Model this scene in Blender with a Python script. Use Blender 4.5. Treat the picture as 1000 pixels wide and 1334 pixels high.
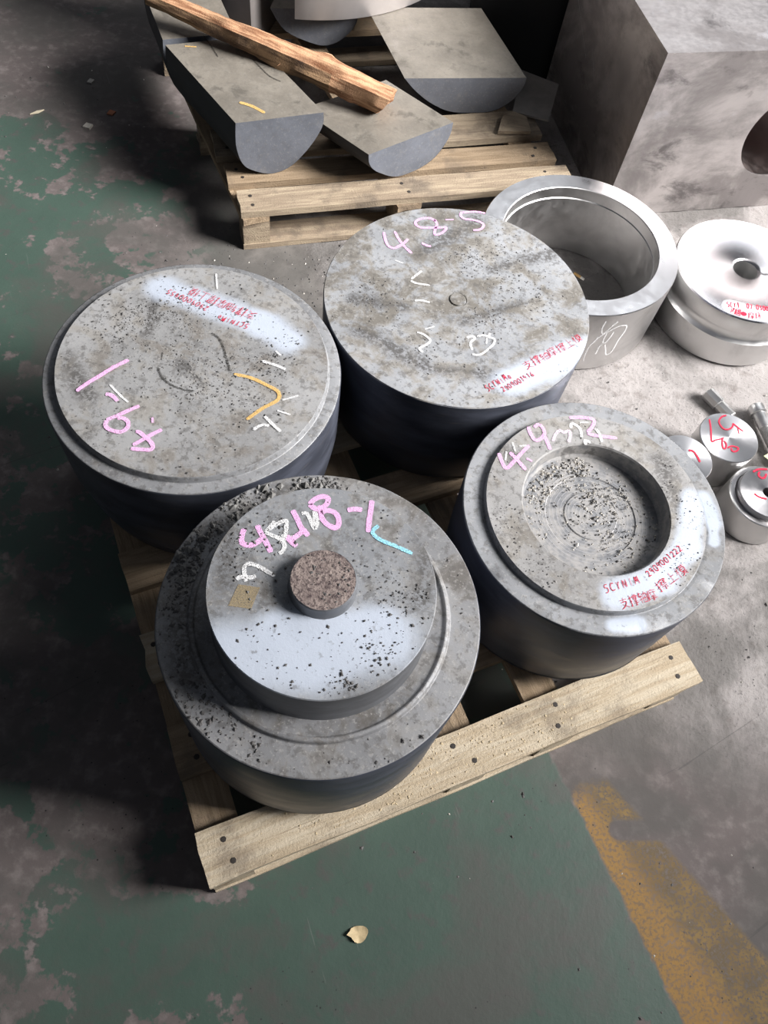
import bpy, bmesh, math, random
from mathutils import Vector, Matrix, noise as mnoise
S = bpy.context.scene
COL = S.collection
for o in list(bpy.data.objects): bpy.data.objects.remove(o)

# ------------------------------------------------------------ camera
cd = bpy.data.cameras.new('camera'); cam = bpy.data.objects.new('camera', cd); COL.objects.link(cam)
cd.sensor_fit = 'VERTICAL'; cd.sensor_height = 36.0; cd.lens = 1010.8/1334*36.0
cd.clip_start = 0.05; cd.clip_end = 60
Rv = Vector((0.98085341, 0.16925698, 0.09632579)); Uv = Vector((-0.19474749, 0.85246946, 0.48514867)); Fv = Vector((0, 0.49461894, -0.86910995))
cam.matrix_world = Matrix(((Rv.x, Uv.x, -Fv.x, 0), (Rv.y, Uv.y, -Fv.y, 0), (Rv.z, Uv.z, -Fv.z, 1.6), (0, 0, 0, 1)))
S.camera = cam
# ------------------------------------------------------------ world, lights, exposure
w = bpy.data.worlds.new('world'); S.world = w; w.use_nodes = True
w.node_tree.nodes['Background'].inputs[0].default_value = (0.80, 0.86, 1.0, 1)
w.node_tree.nodes['Background'].inputs[1].default_value = 0.07
def area(name, loc, tgt, sx, sy, power, col):
    l = bpy.data.lights.new(name, 'AREA'); l.shape = 'RECTANGLE'; l.size = sx; l.size_y = sy; l.energy = power; l.color = col
    o = bpy.data.objects.new(name, l); COL.objects.link(o); o.location = loc
    o.rotation_euler = (Vector(tgt)-Vector(loc)).to_track_quat('-Z', 'Y').to_euler()
    return o
area('door_daylight', (4.6, 1.7, 3.7), (-.95, 2.1, 0.0), 2.7, 2.4, 134, (1.0, 0.975, 0.965)).data.spread = math.radians(56)
area('high_window_daylight', (1.4, 6.0, 4.6), (0, 1.2, 0.2), 4.2, 1.8, 52, (0.93, 0.96, 1.0))
S.view_settings.view_transform = 'Standard'; S.view_settings.look = 'None'
S.view_settings.exposure = 0.35; S.view_settings.gamma = 1; S.view_settings.use_curve_mapping = False

# ------------------------------------------------------------ node helper
class G:
    def __init__(s, name):
        s.m = bpy.data.materials.new(name); s.m.use_nodes = True; s.t = s.m.node_tree
        s.b = s.t.nodes['Principled BSDF']; s.out = s.t.nodes['Material Output']
    def put(s, sock, v):
        if hasattr(v, 'is_linked') or isinstance(v, bpy.types.NodeSocket): s.t.links.new(v, sock)
        elif v is not None:
            if isinstance(v, (tuple, list)) and len(v) == 3 and sock.type == 'RGBA': v = (*v, 1)
            sock.default_value = v
    def obj(s): return s.t.nodes.new('ShaderNodeTexCoord').outputs['Object']
    def rnd(s): return s.t.nodes.new('ShaderNodeObjectInfo').outputs['Random']
    def math(s, op, a, b=None, c=None, clamp=False):
        n = s.t.nodes.new('ShaderNodeMath'); n.operation = op; n.use_clamp = clamp
        s.put(n.inputs[0], a); s.put(n.inputs[1], b)
        if c is not None: s.put(n.inputs[2], c)
        return n.outputs[0]
    def vm(s, op, a, b=None, sc=None, out=0):
        n = s.t.nodes.new('ShaderNodeVectorMath'); n.operation = op
        s.put(n.inputs[0], a)
        if b is not None: s.put(n.inputs[1], b)
        if sc is not None: s.put(n.inputs['Scale'], sc)
        return n.outputs[out]
    def rng(s, v, lo, hi, a=0., b=1., smooth=True):
        n = s.t.nodes.new('ShaderNodeMapRange'); n.interpolation_type = 'SMOOTHSTEP' if smooth else 'LINEAR'
        for i, x in enumerate((v, lo, hi, a, b)): s.put(n.inputs[i], x)
        return n.outputs[0]
    def mix(s, f, a, b):
        n = s.t.nodes.new('ShaderNodeMix'); n.data_type = 'RGBA'
        s.put(n.inputs[0], f); s.put(n.inputs[6], a); s.put(n.inputs[7], b)
        return n.outputs[2]
    def noise(s, vec, sc, det=4, rough=.55, dist=0., seed=0.):
        n = s.t.nodes.new('ShaderNodeTexNoise')
        if seed: vec = s.vm('ADD', vec, (seed*3.1, seed*1.7, seed))
        s.put(n.inputs['Vector'], vec); n.inputs['Scale'].default_value = sc; n.inputs['Detail'].default_value = det
        n.inputs['Roughness'].default_value = rough; n.inputs['Distortion'].default_value = dist
        return n.outputs[0]
    def voro(s, vec, sc, feat='F1'):
        n = s.t.nodes.new('ShaderNodeTexVoronoi'); n.feature = feat; s.put(n.inputs['Vector'], vec); n.inputs['Scale'].default_value = sc
        return n.outputs['Distance']
    def scale(s, v, sc): return s.vm('MULTIPLY', v, sc)
    def sep(s, v):
        n = s.t.nodes.new('ShaderNodeSeparateXYZ'); s.put(n.inputs[0], v); return n.outputs
    def bump(s, h, strength=.5, dist=.002, nrm=None):
        n = s.t.nodes.new('ShaderNodeBump'); s.put(n.inputs['Height'], h); n.inputs['Strength'].default_value = strength
        n.inputs['Distance'].default_value = dist
        if nrm is not None: s.put(n.inputs['Normal'], nrm)
        return n.outputs[0]
    def capsule(s, p, a, b):
        A = Vector((*a, 0)); B = Vector((*b, 0)); d = B-A
        p = s.vm('MULTIPLY', p, (1, 1, 0)); pa = s.vm('SUBTRACT', p, tuple(A))
        h = s.math('DIVIDE', s.vm('DOT_PRODUCT', pa, tuple(d), out=1), max(d.length_squared, 1e-6), clamp=True)
        n = s.t.nodes.new('ShaderNodeVectorMath'); n.operation = 'SCALE'; n.inputs[0].default_value = tuple(d); s.t.links.new(h, n.inputs['Scale'])
        return s.vm('LENGTH', s.vm('SUBTRACT', pa, n.outputs[0]), out=1)
    def done(s, col, rough=.6, metal=0., nrm=None, aniso=None, spec=None):
        s.put(s.b.inputs['Base Color'], col); s.put(s.b.inputs['Roughness'], rough); s.put(s.b.inputs['Metallic'], metal)
        if nrm is not None: s.put(s.b.inputs['Normal'], nrm)
        if spec is not None: s.put(s.b.inputs['Specular IOR Level'], spec)
        if aniso:
            s.b.inputs['Anisotropic'].default_value = aniso
            t = s.t.nodes.new('ShaderNodeTangent'); t.direction_type = 'RADIAL'; t.axis = 'Z'; s.t.links.new(t.outputs[0], s.b.inputs['Tangent'])
        return s.m

# ------------------------------------------------------------ mesh helpers
def tag(o, label=None, cat=None, group=None, kind=None):
    if label: o['label'] = label
    if cat: o['category'] = cat
    if group: o['group'] = group
    if kind: o['kind'] = kind
    return o
def empty(name, loc, rz=0., **k):
    o = bpy.data.objects.new(name, None); COL.objects.link(o); o.location = loc; o.rotation_euler = (0, 0, rz); o.empty_display_size = .05
    return tag(o, **k)
def link(name, bm, mat, parent=None, smooth=35, loc=(0, 0, 0), rot=(0, 0, 0)):
    me = bpy.data.meshes.new(name)
    if smooth:
        for f in bm.faces: f.smooth = True
        for e in bm.edges:
            if len(e.link_faces) == 2 and e.calc_face_angle(0) > math.radians(smooth): e.smooth = False
    bm.to_mesh(me); bm.free(); me.materials.append(mat)
    o = bpy.data.objects.new(name, me); COL.objects.link(o); o.parent = parent; o.location = loc; o.rotation_euler = rot
    return o
def lathe(prof, seg=128, closed=False, jit=0.):
    """prof: list of (r, z) bottom to top; r=0 ends make poles; closed joins last to first (rings)"""
    bm = bmesh.new(); rows = []
    for i, (r, z) in enumerate(prof):
        if r < 1e-6: rows.append([bm.verts.new((0, 0, z))])
        else:
            row = []
            for k in range(seg):
                a = 2*math.pi*k/seg; rr = r*(1+jit*mnoise.noise((math.cos(a)*6, math.sin(a)*6, z*20)))
                row.append(bm.verts.new((rr*math.cos(a), rr*math.sin(a), z)))
            rows.append(row)
    pairs = list(zip(rows[:-1], rows[1:]))
    if closed: pairs.append((rows[-1], rows[0]))
    for A, B in pairs:
        for k in range(seg):
            k2 = (k+1) % seg
            if len(A) == 1 and len(B) == 1: continue
            if len(A) == 1: bm.faces.new((A[0], B[k2], B[k]))
            elif len(B) == 1: bm.faces.new((A[k], A[k2], B[0]))
            else: bm.faces.new((A[k], A[k2], B[k2], B[k]))
    bmesh.ops.recalc_face_normals(bm, faces=bm.faces)
    return bm
def bev(prof, b):
    """chamfer each inner corner of an (r,z) profile"""
    out = [prof[0]]
    for p, q, r in zip(prof[:-2], prof[1:-1], prof[2:]):
        P, Q, R = Vector(p), Vector(q), Vector(r)
        d1 = (P-Q); d2 = (R-Q); bb = min(b, d1.length*.45, d2.length*.45)
        out += [tuple(Q+d1.normalized()*bb), tuple(Q+d2.normalized()*bb)]
    return out+[prof[-1]]
def prism(front, vec, bevel=.003, jit=0., cuts=0, seed=0):
    """closed 3D outline pushed along vec"""
    bm = bmesh.new(); n = len(front)
    vec = Vector(vec); rows = []
    for c in range(cuts+2):
        t = c/(cuts+1); row = []
        for i, p in enumerate(front):
            q = Vector(p)+vec*t
            if jit: q += mnoise.noise_vector(q*7+Vector((seed, 0, 0)))*jit
            row.append(bm.verts.new(q))
        rows.append(row)
    for A, B in zip(rows[:-1], rows[1:]):
        for i in range(n): bm.faces.new((A[i], A[(i+1) % n], B[(i+1) % n], B[i]))
    bm.faces.new(rows[0][::-1]); bm.faces.new(rows[-1])
    bmesh.ops.recalc_face_normals(bm, faces=bm.faces)
    if bevel:
        es = [e for e in bm.edges if len(e.link_faces) == 2 and e.calc_face_angle(0) > .6]
        bmesh.ops.bevel(bm, geom=es, offset=bevel, segments=2, affect='EDGES', profile=.5)
    return bm
def plank(L, W, T, seed=0, wob=.0025, nx=14, ny=3):
    """board lying along +x from 0..L, across 0..W, top at 0, bottom -T"""
    bm = bmesh.new(); V = {}
    for i in range(nx+1):
        for j in range(ny+1):
            x = L*i/nx; y = W*j/ny
            dy = mnoise.noise((x*5+seed*7.3, j*.6, seed))*wob*(1.6 if j in (0, ny) else 1)
            dx = mnoise.noise((j*1.3, seed*3.1+i, 2))*wob*(2 if i in (0, nx) else 0)
            dz = mnoise.noise((x*6+seed, y*20, 5))*wob*.6
            V[i, j, 1] = bm.verts.new((x+dx, y+dy, dz-abs(dz)*.5)); V[i, j, 0] = bm.verts.new((x+dx*1.4, y+dy*.8, -T))
    for i in range(nx):
        for j in range(ny):
            bm.faces.new((V[i, j, 1], V[i+1, j, 1], V[i+1, j+1, 1], V[i, j+1, 1]))
            bm.faces.new((V[i, j, 0], V[i, j+1, 0], V[i+1, j+1, 0], V[i+1, j, 0]))
    for i in range(nx):
        bm.faces.new((V[i, 0, 0], V[i+1, 0, 0], V[i+1, 0, 1], V[i, 0, 1])); bm.faces.new((V[i, ny, 1], V[i+1, ny, 1], V[i+1, ny, 0], V[i, ny, 0]))
    for j in range(ny):
        bm.faces.new((V[0, j, 1], V[0, j+1, 1], V[0, j+1, 0], V[0, j, 0])); bm.faces.new((V[nx, j, 0], V[nx, j+1, 0], V[nx, j+1, 1], V[nx, j, 1]))
    bmesh.ops.recalc_face_normals(bm, faces=bm.faces)
    return bm

# ------------------------------------------------------------ materials
def floor_mat():
    g = G('worn painted workshop floor'); p = g.obj(); x, y, z = g.sep(p)
    n1 = g.noise(p, 2.2, 6, .6); n2 = g.noise(p, 7, 6, .65, seed=2); n3 = g.noise(p, 30, 5, .6, seed=3); n4 = g.noise(p, 150, 4, .7, seed=4)
    s = g.math('ADD', g.math('MULTIPLY', g.math('SUBTRACT', x, .466), .845), g.math('MULTIPLY', g.math('SUBTRACT', y, .372), .535))
    t = g.math('ADD', g.math('MULTIPLY', g.math('SUBTRACT', x, .466), .535), g.math('MULTIPLY', g.math('SUBTRACT', y, .372), -.845))
    jag = g.math('MULTIPLY', g.math('SUBTRACT', n3, .5), .02)
    jag2 = g.math('MULTIPLY', g.math('SUBTRACT', n2, .5), .10)
    # base screed, grey brown
    screed = g.mix(n2, (.075, .062, .060), (.15, .128, .122))
    screed = g.mix(g.rng(n3, .45, .75), screed, (.19, .165, .158))
    raw = g.mix(n2, (.24, .222, .212), (.37, .348, .338)); raw = g.mix(g.rng(n3, .52, .72), raw, (.20, .18, .17)); raw = g.mix(g.rng(n4, .56, .72), raw, (.13, .12, .12))
    # raw concrete zone: right and back of the first pallet
    yb = g.math('ADD', y, g.math('ADD', g.math('MULTIPLY', g.math('SUBTRACT', n1, .5), .35), g.math('MULTIPLY', x, .08)))
    m_raw = g.math('MULTIPLY', g.rng(yb, .42, .72), g.rng(s, -.02, .05))
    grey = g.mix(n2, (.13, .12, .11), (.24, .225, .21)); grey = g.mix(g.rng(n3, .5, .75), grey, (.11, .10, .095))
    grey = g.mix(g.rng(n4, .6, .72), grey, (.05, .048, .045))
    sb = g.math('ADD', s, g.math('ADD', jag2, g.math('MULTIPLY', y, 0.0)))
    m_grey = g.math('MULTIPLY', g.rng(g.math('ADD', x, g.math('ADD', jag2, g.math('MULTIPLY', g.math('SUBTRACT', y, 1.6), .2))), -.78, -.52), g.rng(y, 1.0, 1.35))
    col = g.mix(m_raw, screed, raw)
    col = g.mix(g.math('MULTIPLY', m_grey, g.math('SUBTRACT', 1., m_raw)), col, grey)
    # green paint
    wear = g.math('ADD', g.math('MULTIPLY', n1, .55), g.math('ADD', g.math('MULTIPLY', n2, .45), g.math('MULTIPLY', g.math('SUBTRACT', n3, .5), .16)))
    left = g.math('ADD', g.rng(x, -.5, .2, .485, .60), g.rng(y, 1.0, 1.3, 0., .035))          # more worn on the left
    far = g.rng(y, 1.7, 2.3, 0., .12)
    thr = g.math('SUBTRACT', left, far)
    paint = g.rng(wear, thr, g.math('ADD', thr, .022), 1., 0.)
    ingreen = g.rng(g.math('ADD', s, jag), -.004, .004, 1., 0.)
    gm = g.math('MULTIPLY', g.math('MULTIPLY', paint, ingreen), g.math('SUBTRACT', 1., m_grey))
    green = g.mix(n2, (.046, .074, .060), (.068, .108, .086)); green = g.mix(g.rng(n3, .52, .72), green, (.075, .078, .072))
    col = g.mix(gm, col, green)
    film = g.noise(p, 3.2, 7, .62, .4, seed=9); col = g.mix(g.rng(film, .43, .60, 0., .72), col, (.082, .078, .072))
    # yellow line
    wd = g.math('ADD', .08, g.math('MULTIPLY', t, .307))
    ym = g.math('MULTIPLY', g.rng(g.math('ADD', s, jag), -.002, .006), g.rng(g.math('SUBTRACT', s, g.math('ADD', wd, jag)), -.012, .004, 1., 0.))
    ym = g.math('MULTIPLY', ym, g.rng(g.math('ADD', t, g.math('MULTIPLY', g.math('SUBTRACT', n2, .5), .12)), .02, .045))
    hole = g.rng(g.capsule(g.vm('ADD', p, g.scale(g.vm('SUBTRACT', g.t.nodes.new('ShaderNodeTexNoise').outputs[1], (.5, .5, .5)), (.03, .03, 0))), (.575, .305), (.70, .33)), .016, .026)
    ym = g.math('MULTIPLY', ym, hole)
    ym = g.math('MULTIPLY', ym, g.rng(n4, .45, .62, 1., .35))
    yel = g.mix(g.rng(n2, .35, .7), (.23, .15, .055), (.15, .10, .045)); yel = g.mix(g.rng(n3, .42, .6, 0., .8), yel, (.11, .085, .055)); yel = g.mix(g.rng(n4, .5, .62, 0., .7), yel, (.10, .075, .05))
    yel = g.mix(g.rng(g.math('SUBTRACT', s, g.math('MULTIPLY', t, .16)), 0., .05, .75, 0.), yel, (.31, .175, .05))
    col = g.mix(ym, col, yel)
    # scratches
    rot = g.t.nodes.new('ShaderNodeVectorRotate'); rot.rotation_type = 'Z_AXIS'; g.put(rot.inputs['Vector'], p); rot.inputs['Angle'].default_value = -.55
    sc = g.noise(g.scale(rot.outputs[0], (55, 2.4, 1)), 1.0, 3, .55, 1.0)
    col = g.mix(g.rng(sc, .73, .75, 0., .22), col, (.24, .23, .22))
    rot2 = g.t.nodes.new('ShaderNodeVectorRotate'); rot2.rotation_type = 'Z_AXIS'; g.put(rot2.inputs['Vector'], p); rot2.inputs['Angle'].default_value = .9
    sc2 = g.noise(g.scale(rot2.outputs[0], (40, 2.0, 1)), 1.0, 3, .55, .8, seed=5)
    col = g.mix(g.rng(sc2, .70, .72, 0., .4), col, (.05, .05, .048))
    # dirt specks
    sp = g.voro(p, 55); col = g.mix(g.math('MULTIPLY', g.rng(sp, .07, .10, 1., 0.), g.rng(n1, .5, .6)), col, (.03, .03, .03))
    h = g.math('ADD', g.math('MULTIPLY', n3, .6), g.math('ADD', g.math('MULTIPLY', n4, .25), g.math('MULTIPLY', gm, .12)))
    amt = g.math('MULTIPLY', h, g.math('ADD', .35, g.math('MULTIPLY', m_raw, 2.0)))
    rough = g.mix(gm, (.8, .8, .8), (.5, .5, .5))
    g.put(g.b.inputs['Specular IOR Level'], .35)
    return g.done(col, rough, 0, g.bump(amt, .55, .006))

def forged(name, sprays=(), base=(.24, .245, .25), grime=(.105, .095, .085), gthr=.5, dark=0., seed=0., warm=.5, smears=(), fine=1.):
    """upper faces of the forgings: oxide grey, brown dirt, black crumbs, sprayed white label patches"""
    g = G(name); p = g.obj()
    if seed: q = g.vm('ADD', p, (seed, seed*2.3, 0))
    else: q = p
    n1 = g.noise(q, 5, 5, .6); n2 = g.noise(q, 16, 6, .65, .4); n3 = g.noise(q, 70, 5, .7); n4 = g.noise(q, 260, 3, .7)
    c = g.mix(g.rng(n1, .35, .65), tuple(b*1.12 for b in base), tuple(b*.80 for b in base))
    c = g.mix(g.rng(n2, gthr-.06, gthr+.08, 0., warm), c, (.255, .232, .195))
    c = g.mix(g.rng(g.math('ADD', g.math('MULTIPLY', n2, .6), g.math('MULTIPLY', n1, .4)), gthr-.01, gthr+.09, 0., .8), c, grime)
    c = g.mix(g.rng(n3, .50, .62, 0., .55*fine), c, (.09, .085, .08)); n5 = g.noise(q, 130, 3, .7); c = g.mix(g.rng(n5, .55, .66, 0., .32*fine), c, (.40, .39, .37))
    c = g.mix(g.rng(n4, .62, .70, 0., .45*fine), c, (.42, .41, .39))
    for k, (a, b, r) in enumerate(smears):
        d = g.math('ADD', g.capsule(p, a, b), g.math('ADD', g.math('MULTIPLY', g.math('SUBTRACT', n2, .5), .06), g.math('MULTIPLY', g.math('SUBTRACT', n3, .5), .05)))
        c = g.mix(g.math('MULTIPLY', g.rng(d, r*.1, r*1.6, .85, 0.), g.rng(n5, .40, .56, .25, 1.)), c, (.075, .070, .066))
    for k, (a, b, r) in enumerate(sprays):
        d = g.math('ADD', g.capsule(p, a, b), g.math('MULTIPLY', g.math('SUBTRACT', n2, .5), .022))
        m = g.rng(d, r*.45, r*1.35, .93, 0.)
        m = g.math('MULTIPLY', m, g.rng(n3, .60, .66, 1., .35))
        c = g.mix(m, c, (.47, .52, .60))
    h = g.math('ADD', g.math('MULTIPLY', n3, .5), g.math('MULTIPLY', n4, .3))
    return g.done(c, g.rng(n2, .3, .7, .46, .68), .12, g.bump(h, .35, .0025), spec=.5)
def side_steel(name, base=(.062, .068, .088), rough=.36, metal=.45):
    g = G(name); p = g.obj()
    n1 = g.noise(g.scale(p, (1, 1, 3)), 8, 5, .6); n2 = g.noise(g.scale(p, (1, 1, 14)), 9, 4, .6)
    c = g.mix(g.rng(n1, .35, .7), base, tuple(b*1.7 for b in base)); c = g.mix(g.rng(n2, .6, .75, 0., .5), c, (.17, .15, .14))
    return g.done(c, g.rng(n1, .3, .7, rough, rough+.16), metal, g.bump(n2, .12, .002))
def machined(name, base=(.62, .61, .61), rough=.24, stain=.3, aniso=.6, lines=(1, 1, 1)):
    g = G(name); p = g.obj()
    n1 = g.noise(p, 7, 5, .6, .5); n2 = g.noise(g.scale(p, lines), 30, 4, .6)
    c = g.mix(g.rng(n1, .5, .75, 0., stain), base, tuple(b*.45 for b in base))
    x, y, z = g.sep(p); r = g.vm('LENGTH', g.vm('MULTIPLY', p, (1, 1, 0)), out=1)
    wv = g.math('SINE', g.math('MULTIPLY', g.math('ADD', r, z), 4200.))
    return g.done(c, g.rng(n2, .3, .7, rough, rough+.14), 1.0, g.bump(g.math('MULTIPLY', wv, .5), .05, .0005), aniso=aniso)
def block_mat():
    g = G('milled block steel with smears'); p = g.obj()
    n1 = g.noise(g.scale(p, (1, 1, 1.4)), 3.4, 7, .66, .35); n2 = g.noise(g.scale(p, (1, 1, 1.8)), 6, 7, .7, .5, seed=3); n3 = g.noise(g.scale(p, (25, 25, 3)), 2.5, 4, .6)
    c = g.mix(g.rng(n1, .38, .60), (.68, .64, .63), (.33, .305, .30)); c = g.mix(g.rng(n2, .54, .68, 0., .7), c, (.14, .13, .13))
    c = g.mix(g.rng(n2, .30, .40, .6, 0.), c, (.72, .70, .72))
    return g.done(c, g.math('ADD', g.rng(n1, .3, .7, .28, .5), g.rng(n3, .3, .7, 0., .08)), .85, g.bump(g.math('ADD', n2, g.math('MULTIPLY', n3, .4)), .12, .004))
def wood(name, a=(.60, .47, .30), b=(.42, .31, .19), dirt=.55, dcol=(.11, .09, .075)):
    g = G(name); p = g.obj(); q = g.vm('ADD', p, g.vm('SCALE', (7., 3., 5.), sc=g.rnd()))
    g1 = g.noise(g.scale(q, (2.2, 26, 26)), 2.6, 5, .6, .8); g2 = g.noise(g.scale(q, (3, 60, 60)), 4, 3, .6); d = g.noise(q, 9, 6, .65)
    f = g.noise(q, 240, 3, .7)
    c = g.mix(g.rng(g1, .35, .65), a, b); c = g.mix(g.rng(g2, .6, .72, 0., .5), c, tuple(k*.5 for k in b))
    c = g.mix(g.rng(d, .47, .66, 0., dirt), c, dcol); c = g.mix(g.rng(f, .60, .72, 0., .4), c, tuple(k*.6 for k in a))
    c = g.mix(g.math('MULTIPLY', g.rnd(), .35), c, tuple(k*.8 for k in b))
    h = g.math('ADD', g.math('MULTIPLY', g1, .7), g.math('ADD', g.math('MULTIPLY', g2, .4), g.math('MULTIPLY', f, .7)))
    return g.done(c, .85, 0, g.bump(h, .7, .004), spec=.25)
def chalk(name, col, gap=.5, rough=.95):
    g = G(name); p = g.obj(); n = g.noise(p, 900, 2, .6)
    tr = g.t.nodes.new('ShaderNodeBsdfTransparent'); mx = g.t.nodes.new('ShaderNodeMixShader')
    g.done(col, rough, 0, spec=.1)
    g.put(mx.inputs[0], g.rng(n, gap-.12, gap+.02, .12, 1.)); g.t.links.new(tr.outputs[0], mx.inputs[1]); g.t.links.new(g.b.outputs[0], mx.inputs[2])
    g.t.links.new(mx.outputs[0], g.out.inputs[0]); return g.m
def plain(name, col, rough=.7, metal=0., var=.35, sc=25):
    g = G(name); p = g.obj(); n = g.noise(p, sc, 4, .6)
    return g.done(g.mix(g.rng(n, .3, .7, 0., var), col, tuple(c*.45 for c in col)), rough, metal, g.bump(n, .2, .002))

CH = {'pink': chalk('pink chalk', (.86, .48, .78), .50), 'white': chalk('white chalk', (.80, .80, .80), .52), 'pale': chalk('pale pink chalk', (.80, .66, .78), .52),
      'blue': chalk('light blue chalk', (.32, .66, .80), .48), 'yellow': chalk('ochre chalk', (.68, .44, .16), .5), 'dark': chalk('black groove', (.035, .033, .03), .55),
      'red': chalk('red marker ink', (.52, .03, .065), .36, .6), 'aqua': chalk('pale aqua chalk', (.45, .66, .68), .5)}
M_wood1 = wood('fresh pallet wood', (.58, .505, .385), (.44, .355, .245)); M_wood2 = wood('weathered pallet wood', (.42, .34, .24), (.27, .21, .15), .7)
M_wood_in = wood('darker inner pallet wood', (.40, .30, .20), (.26, .19, .12), .6)
M_nail_bore_shade = plain('rusty nail and bore shade', (.03, .024, .02), .7)
M_crumb = plain('grey scale crumbs', (.20, .195, .185), .6, 0., .6, 90); M_crumb_d = plain('dark scale crumbs', (.105, .10, .097), .6, 0., .6, 90); M_crumb_l = plain('bright chips', (.50, .47, .42), .5, 0., .6, 90)
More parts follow.
